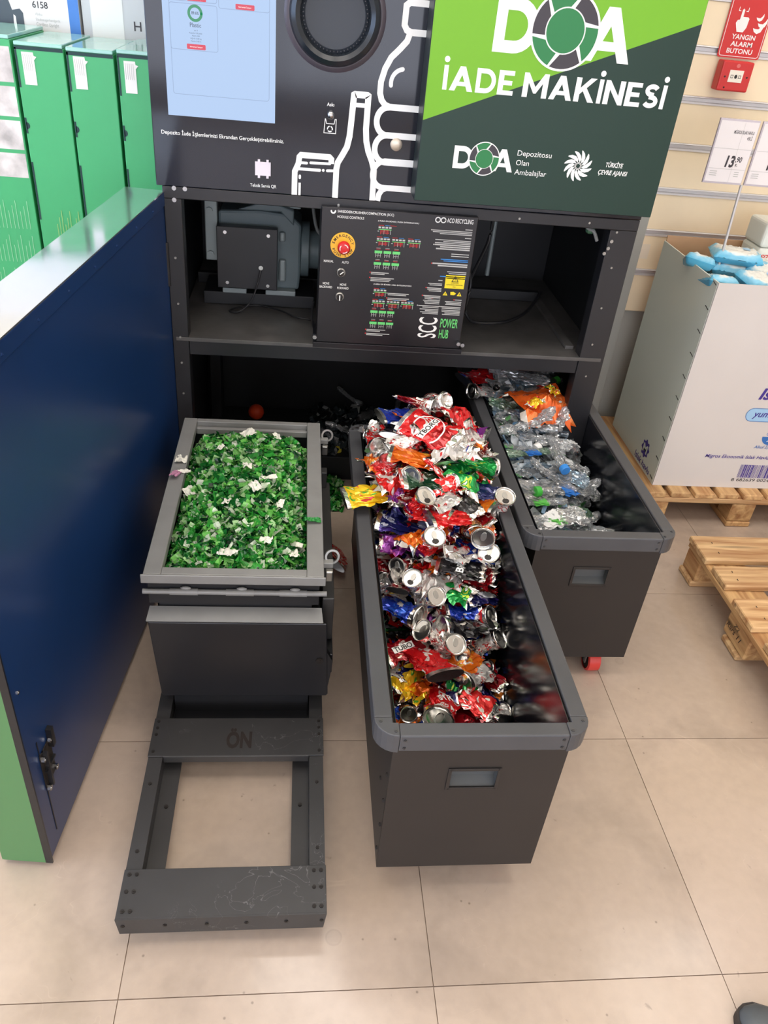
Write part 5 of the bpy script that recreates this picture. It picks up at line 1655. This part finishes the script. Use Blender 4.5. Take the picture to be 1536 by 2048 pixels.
for li, (lift, frac) in enumerate(((.015, 1), (-.03, .9))):
    for x, y in pts:
        if rb.random() > frac: continue
        tn = rb.choice(['clear'] * 6 + ['bluish', 'bluish', 'smoky', 'green tinted'])
        cap = rb.choice([None] * 12 + ['blue', 'white', 'green', 'red'] if li == 0 else [None])
        lb = rb.choice([None] * 9 + ['blue', 'green', 'white', 'pale blue'])
        lab = f'crushed {tn} bottle' + (f' with {cap} cap' if cap else '') + (f', {lb} label' if cap and lb else f' with {lb} label' if lb else '') + f' {balong(y)}, {bacross(x)}' + (', underneath' if li else '')
        place_bottle(rb.randrange(11), tn, (x, y, hbot(x, y) + lift), (rb.uniform(-.5, .5), rb.uniform(-.3, .3), rb.uniform(-.6, .6) + rb.choice([0, PI])), lab, 'crushed bottles in the bin', cap, lb, rb.uniform(.9, 1.2), BOTBOX)
heap('plastic_scraps', hbot, .64, .92, 1.62, 2.62, 1100, .036, [((226, 232, 236), .68), ((170, 205, 235), .17), ((120, 136, 144), .12), ((120, 200, 120), .03)], .1, 'crumpled clear plastic scraps between the bottles in the bin', 'plastic scraps', 15, drop=.012, metal=0.0, zspread=.03, lim=(.622, .943, 1.587, 2.693))
place_can('flat', 2, 'red', (.60, 2.40, .535), (.2, .1, .7), 'shiny red crushed can on the can-bin side rim of the bottle bin', 'cans on the bottle bin', 1.35)
place_can('one', 1, 'silver', (.615, 2.325, .525), (.2, .1, .4), 'silver and blue crushed can on the bottle bin rim, before the red one', 'cans on the bottle bin', 1.0)


# orange wrapper
def wrapper(seed, lx, ly, material):
    me = sheet(seed, lx, ly, .022); me.materials.clear(); me.materials.append(material); return me


M_orange = print_mat('wrapper_orange', (250, 112, 44), (246, 96, 34), (252, 146, 80))
wr = bpy.data.objects.new('orange_wrapper', wrapper(77, .23, .17, M_orange)); COL.objects.link(wr)
wr.location = (.772, 2.235, hbot(.772, 2.235) + .085); wr.rotation_euler = (.18, .02, .5)
tag(wr, 'crumpled bright orange snack wrapper lying on the clear bottles', 'wrapper')
me = sheet(79, .07, .035, .01); me.materials.clear(); me.materials.append(PAL['yellow'])
child(me, 'printed_patch', wr, (-.045, -.03, .012), (0, 0, .3))
me = sheet(80, .04, .05, .01); me.materials.clear(); me.materials.append(PAL['yellow'])
child(me, 'printed_patch', wr, (.055, .005, .014), (0, 0, .2))

# ------------------------------------------------------------------ loose waste on the floor
place_can('flat', 5, 'red and white', (.152, 2.06, .036), (.5, .3, 1.3), 'red crushed can on the floor between the trolley and the can bin', 'loose waste', 1.45)
simple('orange_ball', mat('ball_orange', (226, 70, 30), .5), 'small orange ball on the dark pan under the machine', 'ball', MB().sphere((-.155, 2.86, .131), .031, 20, 12), (-.155, 2.86, .10), smooth=True)
place_bottle(3, 'smoky', (.09, 2.72, .135), (.2, .1, .5), 'crushed bottle on the dark pan under the shelf, beside the dark heap', 'bottles under the machine', scl=.8)
for i, (x, y, z, tn) in enumerate(((.20, 2.74, .14, 'clear'), (.28, 2.80, .17, 'smoky'), (.22, 2.86, .20, 'clear'), (.34, 2.72, .14, 'green tinted'), (.40, 2.84, .18, 'clear'), (.14, 2.66, .13, 'clear'))):
    place_bottle(i + 2, tn, (x, y, z), (.3 * i, .2, 1.1 * i), f'crushed {tn} bottle in the dark heap under the shelf, {("nearest the ball", "heap middle", "heap crest", "by the bottle bin", "far corner", "front edge")[i]}', 'bottles under the machine', scl=.85)


def hfl(x, y): return .012
o = heap('floor_shreds', hfl, .112, .182, 2.36, 2.57, 260, .022, G, .2, 'green and dark shreds spilled on the floor between trolley and can bin', 'plastic shreds', 33, drop=-.004, metal=0.0, zspread=.012)
o = heap('pan_shreds', lambda x, y: .112, .06, .50, 2.60, 2.94, 420, .03, [((70, 80, 84), .5), ((40, 46, 48), .3), ((180, 186, 186), .2)], .2, 'dark plastic shreds spilled on the pan under the shelf', 'plastic shreds', 34, drop=-.01, metal=0.0, zspread=.02)
simple('bottle_cap', mat('cap_yellow', (214, 196, 60), .4), 'yellow bottle cap on the pan behind the trolley', 'cap', MB().lathe([(0, .014), (.013, .014), (.0148, .012), (.015, 0)], (.165, 2.625, .1002), (0, 0, 1), 20), (.165, 2.625, .1), smooth=True)

# ------------------------------------------------------------------ pallets
def pallet_board(parent, name, b, m_, bev=.003):
    """each plank gets its own origin so that grain differs"""
    off = OFF[parent.name]
    c = Vector(((b[0] + b[1]) / 2, (b[2] + b[3]) / 2, b[4]))
    mb = MB().box(b[0] - c.x, b[1] - c.x, b[2] - c.y, b[3] - c.y, 0, b[5] - b[4])
    me = mb.mesh(name); me.materials.append(m_)
    o = bpy.data.objects.new(name, me); COL.objects.link(o); o.parent = parent
    o.location = c - off
    o.rotation_euler = (0, 0, random.uniform(-.004, .004))
    bv = o.modifiers.new('bevel', 'BEVEL'); bv.width = bev; bv.segments = 1
    return o


PX, PYn, PYf = 1.342, 1.27, 2.068
pl = thing('wooden_pallet', 'empty wooden pallet lying on the floor in front of the white display box', 'pallet', (1.94, 1.67, 0))
yy = PYf
for i, (wd, gap) in enumerate(((.134, .03), (.10, .058), (.132, .058), (.10, .03), (.134, 0))):
    jx = (.0, .008, .004, .010, .0)[i]
    b_ = pallet_board(pl, 'deck_board', (PX + jx, PX + 1.2 + jx * .5, yy - wd, yy, .1225, .144), M_woodx)
    nb = MB()
    for nx in (.06, .6, 1.14):
        for ny in (.3, .7):
            nb.cyl((PX + nx, yy - wd * ny, .1440), (PX + nx + .001, yy - wd * ny, .1446), .004, 7)
    o = nb.build('nail_heads', M_ink, pl); o['kind'] = 'stuff'
    yy -= wd + gap
for xx in (PX + .006, PX + .53, PX + 1.055):
    pallet_board(pl, 'stringer_board', (xx, xx + .14, PYn, PYf, .1005, .122), M_woody)
    for y0, y1 in ((PYf - .10, PYf - .002), (PYn + .33, PYn + .47), (PYn + .002, PYn + .10)):
        pallet_board(pl, 'block', (xx + .002, xx + .142, y0, y1, .0225, .100), M_woody, .005)
for y0, y1 in ((PYf - .10, PYf), (PYn + .35, PYn + .45), (PYn, PYn + .10)):
    pallet_board(pl, 'bottom_board', (PX, PX + 1.2, y0, y1, .0, .022), M_woodx, .005)
text('Z2', M_ink, pl, (PX + .0005 + .006, PYn + .425, .075), .03, .014, X=(0, -1, 0), Z=(0, 0, 1), shear=.2)
text('Rars 11', M_ink, pl, (PX + .0005 + .006, PYn + .46, .052), .09, .018, X=(0, -1, 0), Z=(0, 0, 1), shear=.3)

QX, QY0, QY1 = 1.288, 2.333, 2.930
p2 = thing('wooden_pallet', 'small wooden pallet carrying the white display box of wet wipes', 'pallet', (1.69, 2.63, 0))
xs = [0, .095, .19, .285, .38, .475, .57, .665, .72]
for i, x in enumerate(xs[:-1]):
    pallet_board(p2, 'deck_board', (QX + x, QX + x + (.075 if i < 7 else .135), QY0 + (.004 if i % 2 else 0), QY1, .1225, .144), M_woody)
for y0 in (QY0 + .002, QY0 + .255, QY1 - .095):
    pallet_board(p2, 'stringer_board', (QX, QX + .8, y0, y0 + .093, .1005, .122), M_woodx)
    for x in (QX + .003, QX + .35, QX + .70):
        pallet_board(p2, 'block', (x, x + .095, y0 + .002, y0 + .09, .0225, .1), M_woody, .004)
for x in (QX + .002, QX + .349, QX + .699):
    pallet_board(p2, 'bottom_board', (x, x + .097, QY0, QY1, 0, .022), M_woody, .004)

# ------------------------------------------------------------------ display box of wet wipes
M_card = mat('box_white_card', (214, 208, 202), 0.45, vary=0.03, vscale=3)
M_cardside = mat('box_side_card', (226, 232, 218), 0.3)
M_kraft = mat('box_kraft_inside', (206, 164, 126), 0.7, vary=.06)
M_violet = mat('print_violet', (64, 48, 140), 0.5)
M_blueprint = mat('print_blue_badge', (52, 110, 180), 0.5)
M_pill = mat('print_pale_blue', (160, 200, 230), 0.5)
bx_ = thing('display_box', 'tall white cardboard display box of wet wipes on its pallet', 'box', (1.69, 2.62, .144))
X0, X1, Y0, Y1, Z0, Z1 = 1.325, 2.06, 2.384, 2.852, .1445, .906
MB().box(X0, X1, Y0, Y0 + .005, Z0, Z1).build('front_face', M_card, bx_)
MB().box(X0 - .001, X0 + .004, Y0 + .006, Y1, Z0, Z1).build('side_face', M_cardside, bx_)
MB().box(X1 - .005, X1, Y0 + .006, Y1, Z0, Z1).build('side_face', M_cardside, bx_)
MB().box(X0 + .005, X1 - .005, Y1 - .005, Y1, Z0, Z1 + .02).build('back_face', M_kraft, bx_)
MB().box(X0 + .005, X1 - .005, Y0 + .006, Y1 - .006, .78, .785).build('inner_tray', M_kraft, bx_)
for i in range(10):
    z = .162 + i * .0815
    st = MB().cyl((X0 - .002, Y0 + .012, z), (X0 - .002, Y0 + .036, z + .006), .0012, 6); st.build('staple', M_ink, bx_)
yf = Y0 - .0008
text('Islak Havlu', M_violet, bx_, (1.605, yf, .512), .30, .040, bold=.03, shear=.25)
k = MB(); k.poly([(p[0], yf, p[1]) for p in rrect(1.583, 1.80, .425, .476, .025)[::-1]]); k.build('badge', M_pill, bx_)
k = MB(); stroke(k, rrect(1.583, 1.80, .425, .476, .025), .002, yf - .0003, closed=True); k.build('badge_outline', M_blueprint, bx_)
text('yumuşacık', M_violet, bx_, (1.608, yf - .0006, .443), .16, .024, bold=.015, shear=.25)
k = MB(); k.poly([(p[0], yf, p[1]) for p in arc(1.71, .365, .033, 180, 360, 16)]); k.build('badge', M_blueprint, bx_)
text('A', M_white, bx_, (1.698, yf - .0004, .345), .022, .016, shear=.3, bold=.02)
text('Ürün', M_blueprint, bx_, (1.69, yf, .371), .04, .012, shear=.2)
text('Alkol İçermez', M_blueprint, bx_, (1.661, yf, .3165), .10, .0115, shear=.25, bold=.01)
text('Migros Ekonomik Islak Havlu 45li', M_violet, bx_, (1.488, yf, .2715), .285, .0135, shear=.25, bold=.012)
rbar = random.Random(8)
kd, kl = MB(), MB(); x = 1.640
while x < 1.80:
    wd = rbar.choice((.0015, .0015, .003, .0045, .006))
    (kd if rbar.random() < .75 else kl).poly([(x, yf, .190), (x + wd, yf, .190), (x + wd, yf, .246), (x, yf, .246)])
    x += wd + rbar.choice((.0015, .002, .003))
o = kd.build('barcode', M_violet, bx_); o['kind'] = 'stuff'
o = kl.build('barcode_grey', mat('print_lilac', (150, 140, 170), .5), bx_); o['kind'] = 'stuff'
text('8 682639 002406', M_ink, bx_, (1.623, yf, .174), .175, .0125)
xs_ = X0 - .0018
k = MB()
pts = []
for i in range(32):
    a = 2 * PI * i / 32; r = .036 if i % 4 < 2 else .029
    pts.append((xs_, 2.516 - r * math.cos(a), .224 + r * math.sin(a)))
k.poly(pts); k.build('star_badge', M_violet, bx_)
text('M', M_cardside, bx_, (xs_ - .0005, 2.536, .208), .040, .032, X=(0, -1, 0), Z=(0, 0, 1), bold=.03)
text('Islak havlu', M_violet, bx_, (xs_, 2.585, .156), .150, .024, X=(0, -1, 0), Z=(0, 0, 1), bold=.015)


def pack_mesh(seed, lx=.17, ly=.10, h=.045):
    r_ = np.random.default_rng(seed)
    nx, ny = 25, 15
    V, F = [], []
    for sgn in (1, -1):
        b = len(V)
        for i in range(nx):
            for j in range(ny):
                a = -1 + 2 * i / (nx - 1); c = -1 + 2 * j / (ny - 1)
                ex = max(0, 1 - max(0, (abs(a) - .80) / .20) ** 1.5); ey = (1 - abs(c) ** 6) ** .5
                z = sgn * h / 2 * ex * ey
                nz = r_.normal(0, .0016) if sgn > 0 else 0
                V.append((a * lx / 2, c * ly / 2 * (1 + .06 * (1 - ex)), z + nz * ex))
        for i in range(nx - 1):
            for j in range(ny - 1):
                q_ = (b + i * ny + j, b + (i + 1) * ny + j, b + (i + 1) * ny + j + 1, b + i * ny + j + 1)
                F.append(q_ if sgn > 0 else q_[::-1])
    me = attr_mesh('wipes_pack', V, F, None, M_pack)
    me.shade_smooth(); me.set_sharp_from_angle(angle=math.radians(50))
    return me


def pack_material():
    M = bpy.data.materials.new('wipes_film'); M.use_nodes = True
    nt = M.node_tree; b = nt.nodes['Principled BSDF']
    tc = nt.nodes.new('ShaderNodeTexCoord'); sp = nt.nodes.new('ShaderNodeSeparateXYZ'); nt.links.new(tc.outputs['Generated'], sp.inputs[0])
    n = nt.nodes.new('ShaderNodeTexNoise'); n.inputs['Scale'].default_value = 4; nt.links.new(tc.outputs['Generated'], n.inputs['Vector'])
    d = nt.nodes.new('ShaderNodeVectorMath'); d.operation = 'DISTANCE'; d.inputs[1].default_value = (.5, .5, 1)
    nt.links.new(tc.outputs['Generated'], d.inputs[0])
    a = nt.nodes.new('ShaderNodeMath'); a.operation = 'MULTIPLY_ADD'; a.inputs[1].default_value = .35; nt.links.new(n.outputs[0], a.inputs[0]); nt.links.new(d.outputs['Value'], a.inputs[2])
    cr = nt.nodes.new('ShaderNodeValToRGB'); cr.color_ramp.elements[0].position = .60; cr.color_ramp.elements[0].color = lin((238, 240, 234)); cr.color_ramp.elements[1].position = .68; cr.color_ramp.elements[1].color = lin((150, 212, 236))
    q_ = cr.color_ramp.elements.new(.95); q_.color = lin((92, 184, 220))
    nt.links.new(a.outputs[0], cr.inputs[0]); nt.links.new(cr.outputs[0], b.inputs['Base Color'])
    b.inputs['Roughness'].default_value = .25
    return M


M_pack = pack_material()
PK = [pack_mesh(60 + i) for i in range(4)]
packs = [((1.365, 2.64, .892), (.15, .35, 1.2), 'wet wipes pack leaning over the side edge of the display box'), ((1.372, 2.50, .872), (.1, .3, 1.5), 'wet wipes pack tucked into the front corner of the display box'),
         ((1.49, 2.63, .885), (.02, .05, -.15), 'lower wet wipes pack of the pair by the price sign pole'), ((1.485, 2.625, .930), (.05, .04, -.2), 'upper wet wipes pack by the price sign pole'),
         ((1.60, 2.56, .895), (.1, -.05, .2), 'wet wipes pack right of the price sign pole'), ((1.52, 2.475, .890), (.2, .1, .3), 'wet wipes pack at the front edge of the display box'),
         ((1.66, 2.47, .885), (.15, -.1, -.3), 'wet wipes pack at the front edge, farthest from the machine'), ((1.62, 2.68, .89), (0, .1, .6), 'wet wipes pack at the back of the display box'),
         ((1.47, 2.76, .85), (.1, .1, .1), 'wet wipes pack low against the cardboard back'), ((1.60, 2.45, .835), (.1, .1, .1), 'wet wipes pack half buried under the front packs'), ((1.78, 2.6, .87), (.1, .1, .4), 'wet wipes pack beside the white cartons')]
for i, (l, r_, lab) in enumerate(packs):
    o = bpy.data.objects.new('wipes_pack', PK[i % 4]); COL.objects.link(o); o.location = l; o.rotation_euler = r_
    tag(o, lab, 'wipes pack', 'wet wipes packs in the display box')
    k = MB(); k.poly([(p[0], p[1], .0245) for p in arc(.03, .01, .014, 0, 360, 14)[:-1]])
    m2 = k.mesh('flap_sticker'); m2.materials.append(M_pill); child(m2, 'flap_sticker', o)
M_soap = mat('soap_carton_white', (228, 230, 220), .45)
for nm, z0, z1, lab, tx in (('carton', .878, .944, 'white carton with red letters lying on the wet wipes', True), ('carton', .945, 1.03, 'white rounded carton on top of the red lettered one', False)):
    t = thing(nm, lab, 'carton', (1.70, 2.75, z0), group='white cartons on the display box')
    MB().box(1.60, 1.80, 2.69, 2.82, z0, z1).build('carton_body', M_soap, t, bevel=.012, seg=3)
    if tx: text('SIZI', M_pred, t, (1.612, 2.6892, z0 + .03), .04, .014, bold=.03, shear=.2)
    else:
        k = MB(); stroke(k, [(1.640, z0 + .025), (1.643, z0 + .048)], .003, 2.6893); k.build('ink_mark', M_ink, t)

# price signs on a pole
M_sign = mat('sign_card_white', (240, 236, 236), .35)
M_acr = mat('sign_holder_acrylic', (206, 198, 206), .15)
ps = thing('price_sign', 'white price sign pair on a thin pole stuck in the wet wipes box', 'sign', (1.43, 2.6, .90))
MB().cyl((1.428, 2.6, .79), (1.41, 2.6, 1.16), .0045, 10).build('pole', M_rail, ps, smooth=True)
for x0, x1 in ((1.277, 1.402), (1.418, 1.545)):
    h_ = MB().box(x0 - .003, x1 + .003, 2.594, 2.602, 1.160, 1.348).build('sign_holder', M_acr, ps, bevel=.001)
    MB().box(x0, x1, 2.592, 2.5938, 1.166, 1.342).build('price_card', M_sign, h_)
    ys = 2.5914
    text('MİGROS ISLAK HAVLU', M_logo_d, h_, (x1 - .008, ys, 1.308), .066, .009, align='r', bold=.01)
    text('45Lİ', M_logo_d, h_, (x1 - .010, ys, 1.292), .016, .009, align='r', bold=.01)
    text('13', M_logo_d, h_, (x0 + .052, ys, 1.212), .030, .031, bold=.035, shear=.1)
    text(',90', M_logo_d, h_, (x0 + .083, ys, 1.227), .021, .015, bold=.02, shear=.1)
    text('₺', M_logo_d, h_, (x0 + .086, ys, 1.213), .008, .009)
    k = MB(); stroke(k, [(x0 + .002, 1.264), (x1 - .002, 1.264)], .001, ys); stroke(k, [(x0 + .002, 1.205), (x1 - .002, 1.205)], .001, ys); stroke(k, [(x0 + .079, 1.34), (x0 + .079, 1.168)], .0006, ys)
    for i in range(3): stroke(k, [(x0 + .010, 1.197 - i * .006), (x0 + .032, 1.197 - i * .006)], .002, ys)
    for i in range(3): stroke(k, [(x0 + .092, 1.197 - i * .006), (x0 + .106, 1.197 - i * .006)], .002, ys)
    o = k.build('rule_lines', M_pgrey, h_); o['kind'] = 'stuff'

# ------------------------------------------------------------------ fire alarm point
fs = thing('fire_alarm_sign', 'red fire alarm sign with white hand and flames on the slatted wall', 'sign', (1.455, 2.99, 1.488))
MB().prism(rrect(1.381, 1.530, 1.488, 1.70, .008), 'y', 2.978, 2.976).build('sign_plate', M_red, fs)
ys = 2.9755
k = MB(); stroke(k, rrect(1.386, 1.525, 1.493, 1.695, .008), .0018, ys, closed=True); k.build('border_line', M_white, fs)
for s_, z, wd in (('YANGIN', 1.543, .083), ('ALARM', 1.5225, .076), ('BUTONU', 1.502, .091)):
    text(s_, M_white, fs, (1.455, ys, z), wd, .0135, bold=.02, align='c')
k = MB()
k.poly([(p[0], ys, p[1]) for p in [(1.425, 1.563), (1.447, 1.563), (1.455, 1.577), (1.457, 1.602), (1.452, 1.606), (1.434, 1.606), (1.434, 1.625), (1.430, 1.629), (1.426, 1.625), (1.425, 1.598), (1.418, 1.596), (1.414, 1.588), (1.419, 1.576)]])
stroke(k, [(1.414, 1.632), (1.414, 1.622), (1.420, 1.622)], .002, ys); stroke(k, [(1.446, 1.632), (1.446, 1.622), (1.440, 1.622)], .002, ys)
k.build('hand_symbol', M_white, fs)
k = MB()
for dx, dz, s_ in ((0, 0, 1), (.012, .016, .9), (.002, .034, .7)):
    bx0, bz0 = 1.478 + dx, 1.566 + dz
    k.poly([(bx0 + p[0] * s_, ys - .0001 * s_, bz0 + p[1] * s_) for p in [(0, .012), (.006, .002), (.018, -.004), (.030, .002), (.036, .016), (.034, .030), (.028, .018), (.020, .010), (.010, .010)]])
k.build('flame_symbol', M_white, fs)
ca = thing('alarm_call_point', 'red fire alarm call point box with white window under the red sign', 'alarm button', (1.45, 2.98, 1.39))
MB().box(1.391, 1.501, 2.93, 2.977, 1.392, 1.482).build('housing', M_red, ca, bevel=.005)
MB().box(1.421, 1.470, 2.9285, 2.932, 1.420, 1.456).build('press_window', mat('call_window', (244, 236, 220), .3), ca)
k = MB(); disc(k, 1.4455, 1.437, .005, 2.9281, 16, .006); stroke(k, [(1.428, 1.441), (1.4355, 1.441), (1.4355, 1.433), (1.428, 1.433)], .0014, 2.9281, closed=True); stroke(k, [(1.455, 1.441), (1.463, 1.441), (1.463, 1.433), (1.455, 1.433)], .0014, 2.9281, closed=True); k.build('press_mark', M_ink, ca)
k = MB(); disc(k, 1.4455, 1.469, .007, 2.9293, 16, .006); k.build('flame_badge', mat('badge_pink', (222, 110, 104), .4), ca)
bolts(ca, [(1.408, 2.93, 1.435), (1.486, 2.93, 1.437), (1.415, 2.93, 1.403)], .003, M_ink, h=.001)
wl_ = MB().box(1.30, 1.335, 2.9818, 2.9835, .80, .855).build('wall_sticker', mat('sticker_pale', (240, 228, 206), .3)); tag(wl_, 'pale blank sticker on the slatted wall beside the display box', 'sticker')

# ------------------------------------------------------------------ cartons behind the open door
M_cgreen = mat('carton_green', (70, 178, 116), .4, vary=.05, vscale=4)
M_cdark = mat('carton_slot', (24, 60, 62), .6)
M_film = mat('carton_film', (150, 206, 194), .12, spec=.8)
M_pic = mat('carton_photo', (214, 208, 206), .4, vary=.35, vscale=18)
sh = thing('store_shelf', 'grey store shelf carrying the green cartons beside the machine', 'shelf', (-.78, 2.72, 0))
MB().box(-1.18, -.385, 2.46, 2.978, .53, .55).build('shelf_board', M_wallgrey, sh, bevel=.002)
MB().box(-1.18, -.385, 2.50, 2.978, 0.0, .12).build('plinth', M_wallgrey, sh)
for x in (-1.18, -.40): MB().box(x, x + .015, 2.48, 2.978, .12, .53).build('side_plate', M_wallgrey, sh)
names = {0: 'leftmost green carton with product photos on its front', 1: 'first green carton with a white tag sticker, next to the photo carton', 2: 'middle green carton with a white tag sticker', 3: 'green carton with a white tag sticker, half hidden by the machine'}
for i, (x0, x1, zt) in enumerate(((-.935, -.778, 1.402), (-.770, -.643, 1.390), (-.637, -.513, 1.387), (-.505, -.388, 1.392))):
    t = thing('green_carton', names[i], 'carton', ((x0 + x1) / 2, 2.66, .55), group='green cartons on the shelf')
    MB().box(x0, x1, 2.5, 2.835, .551, zt - .01).build('carton_body', M_cgreen, t, bevel=.002)
    MB().box(x0 + .001, x1 - .001, 2.4985, 2.835, zt - .0098, zt).build('film_cover', M_film, t, bevel=.002)
    yk = 2.4992
    k = MB()
    if i:
        for z0, z1 in ((1.28, 1.375), (1.165, 1.205), (.93, 1.09)): k.poly([(x0 + .001, yk, z0), (x0 + .006, yk, z0), (x0 + .006, yk, z1), (x0 + .001, yk, z1)])
        k.poly([(p[0], yk, p[1]) for p in arc(x0 + .004, 1.185, .009, -90, 90, 8)])
        k.poly([(x0 + .001, yk, zt - .019), (x1 - .001, yk, zt - .019), (x1 - .001, yk, zt - .0105), (x0 + .001, yk, zt - .0105)])
        o = k.build('dark_slot', M_cdark, t); o['kind'] = 'stuff'
        sx = x0 + .018
        MB().prism([(sx, 1.366), (sx + .030, 1.366), (sx + .031, 1.358), (sx + .038, 1.356), (sx + .031, 1.348), (sx + .031, 1.288), (sx, 1.288)], 'y', yk, yk - .0006).build('tag_sticker', M_white, t)
        k = MB()
        for q_ in range(5): stroke(k, [(sx + .004 + q_ * .0052, 1.360), (sx + .004 + q_ * .0052, 1.322)], .0012, yk - .001)
        o = k.build('sticker_print', M_pgrey, t); o['kind'] = 'stuff'
        k = MB()
        for q_ in range(9):
            stroke(k, [(x0 + .05 + q_ * .008, .86), (x0 + .05 + q_ * .008, .92 + .02 * ((q_ * 7) % 3))], .002, yk)
        o = k.build('bar_print', mat('carton_bar_pale', (150, 200, 120), .5), t); o['kind'] = 'stuff'
    else:
        for z0, z1 in ((1.29, 1.375), (1.205, 1.28), (1.12, 1.195), (1.045, 1.11)):
            MB().poly([(x0 + .01, yk, z0), (x1 - .004, yk, z0), (x1 - .004, yk, z1), (x0 + .01, yk, z1)]).build('photo_print', M_pic, t)
        k = MB()
        for q_ in range(12):
            for z0 in (.60, .70, .80, .90): stroke(k, [(x0 + .015 + q_ * .011, z0), (x0 + .015 + q_ * .011, z0 + .05 + .015 * (q_ % 3))], .0012, yk)
        o = k.build('bar_print', mat('carton_bar_pale2', (170, 220, 180), .5), t); o['kind'] = 'stuff'
# boxes standing behind the green ones
M_bluebox = mat('box_blue', (70, 130, 210), .4)
M_greybox = mat('box_grey', (206, 208, 210), .45)
t = thing('product_box', 'white product box with a dark tool print and a blue edge', 'box', (-.85, 2.9, .55), group='boxes behind the green cartons')
MB().box(-1.12, -.675, 2.86, 2.975, .551, 1.72).build('carton_body', mat('box_white_gloss', (236, 232, 230), .35), t, bevel=.002)
yk = 2.8592
MB().poly([(-.706, yk, .56), (-.6755, yk, .56), (-.6755, yk, 1.71), (-.706, yk, 1.71)]).build('blue_edge', M_bluebox, t)
text('6158', M_logo_d, t, (-.808, yk, 1.446), .044, .0165, bold=.01)
text('Akku', M_pgrey, t, (-.803, yk, 1.427), .02, .007); text('Staubsaugerhandgerät', M_pgrey, t, (-.803, yk, 1.4135), .07, .007); text('Cordless Upright', M_pgrey, t, (-.803, yk, 1.4005), .065, .0085, bold=.008)
k = MB(); k.poly([(p[0], yk, p[1]) for p in [(-.95, 1.37), (-.838, 1.37), (-.838, 1.43), (-.846, 1.44), (-.868, 1.435), (-.875, 1.46), (-.95, 1.50)]]); k.build('tool_print', mat('tool_slate', (70, 82, 92), .4), t)
k = MB(); k.poly([(p[0], yk - .0004, p[1]) for p in [(-.868, 1.40), (-.860, 1.398), (-.860, 1.42), (-.866, 1.424)]]); k.build('tool_gap', M_white, t)
t = thing('product_box', 'plain white and grey box standing behind the green cartons, next to the machine', 'box', (-.53, 2.9, .55), group='boxes behind the green cartons')
MB().box(-.668, -.39, 2.865, 2.975, .551, 1.70).build('carton_body', M_greybox, t, bevel=.002)
MB().poly([(-.642, 2.8642, .56), (-.548, 2.8642, .56), (-.548, 2.8642, 1.69), (-.642, 2.8642, 1.69)]).build('white_field', M_white, t)
text('H', M_logo_d, t, (-.518, 2.8642, 1.41), .022, .024, bold=.01)

# ------------------------------------------------------------------ shoe at the picture's corner
M_shoe = mat('shoe_dark_leather', (84, 88, 90), .5, vary=.15, vscale=30, bump=.2, bscale=60)
M_sole = mat('shoe_sole_rubber', (44, 38, 36), .6)
t = thing('shoe', 'dark grey leather shoe toe standing on the beige floor at the corner', 'shoe', (1.012, .553, 0), rotz=math.atan2(.12, -.14), local=True)
pr = [(-.15, .03, .05), (-.14, .036, .07), (-.10, .039, .075), (-.04, .036, .078), (.02, .042, .065), (.07, .047, .052), (.11, .044, .045), (.14, .032, .038), (.155, .016, .028), (.16, .002, .02)]
for nm, m_, lo, hi in (('upper', M_shoe, .018, 1), ('sole', M_sole, 0, .02)):
    V, F = [], []
    n = 16
    for x, wd, h in pr:
        for j in range(n + 1):
            a = PI * j / n
            if nm == 'upper': V.append((x - .004, wd * math.cos(a), lo + (h - lo) * math.sin(a) ** .7))
            else: V.append((x, (wd + .003) * math.cos(a), hi if 0 < j < n else 0))
    for i in range(len(pr) - 1):
        for j in range(n): F.append((i * (n + 1) + j, (i + 1) * (n + 1) + j, (i + 1) * (n + 1) + j + 1, i * (n + 1) + j + 1))
    F.append(tuple(range(n + 1))); F.append(tuple(range((len(pr) - 1) * (n + 1), len(pr) * (n + 1)))[::-1])
    mb = MB(); mb.v = V; mb.f = F
    mb.build(nm, m_, t, smooth=True)

# ------------------------------------------------------------------ tell look-alikes apart by their order from the front
by = {}
for o in list(COL.objects):
    if o.parent is None and o.get('group') in ('crushed cans in the heap', 'crushed bottles in the bin'):
        by.setdefault(o['label'], []).append(o)
ORD = ['nearest the front', 'second from the front', 'third from the front', 'fourth from the front', 'fifth from the front', 'sixth from the front', 'seventh from the front']
for lab, os_ in by.items():
    if len(os_) > 1:
        for i, o in enumerate(sorted(os_, key=lambda q: q.location.y)):
            o['label'] = lab + ', ' + ORD[min(i, 6)]
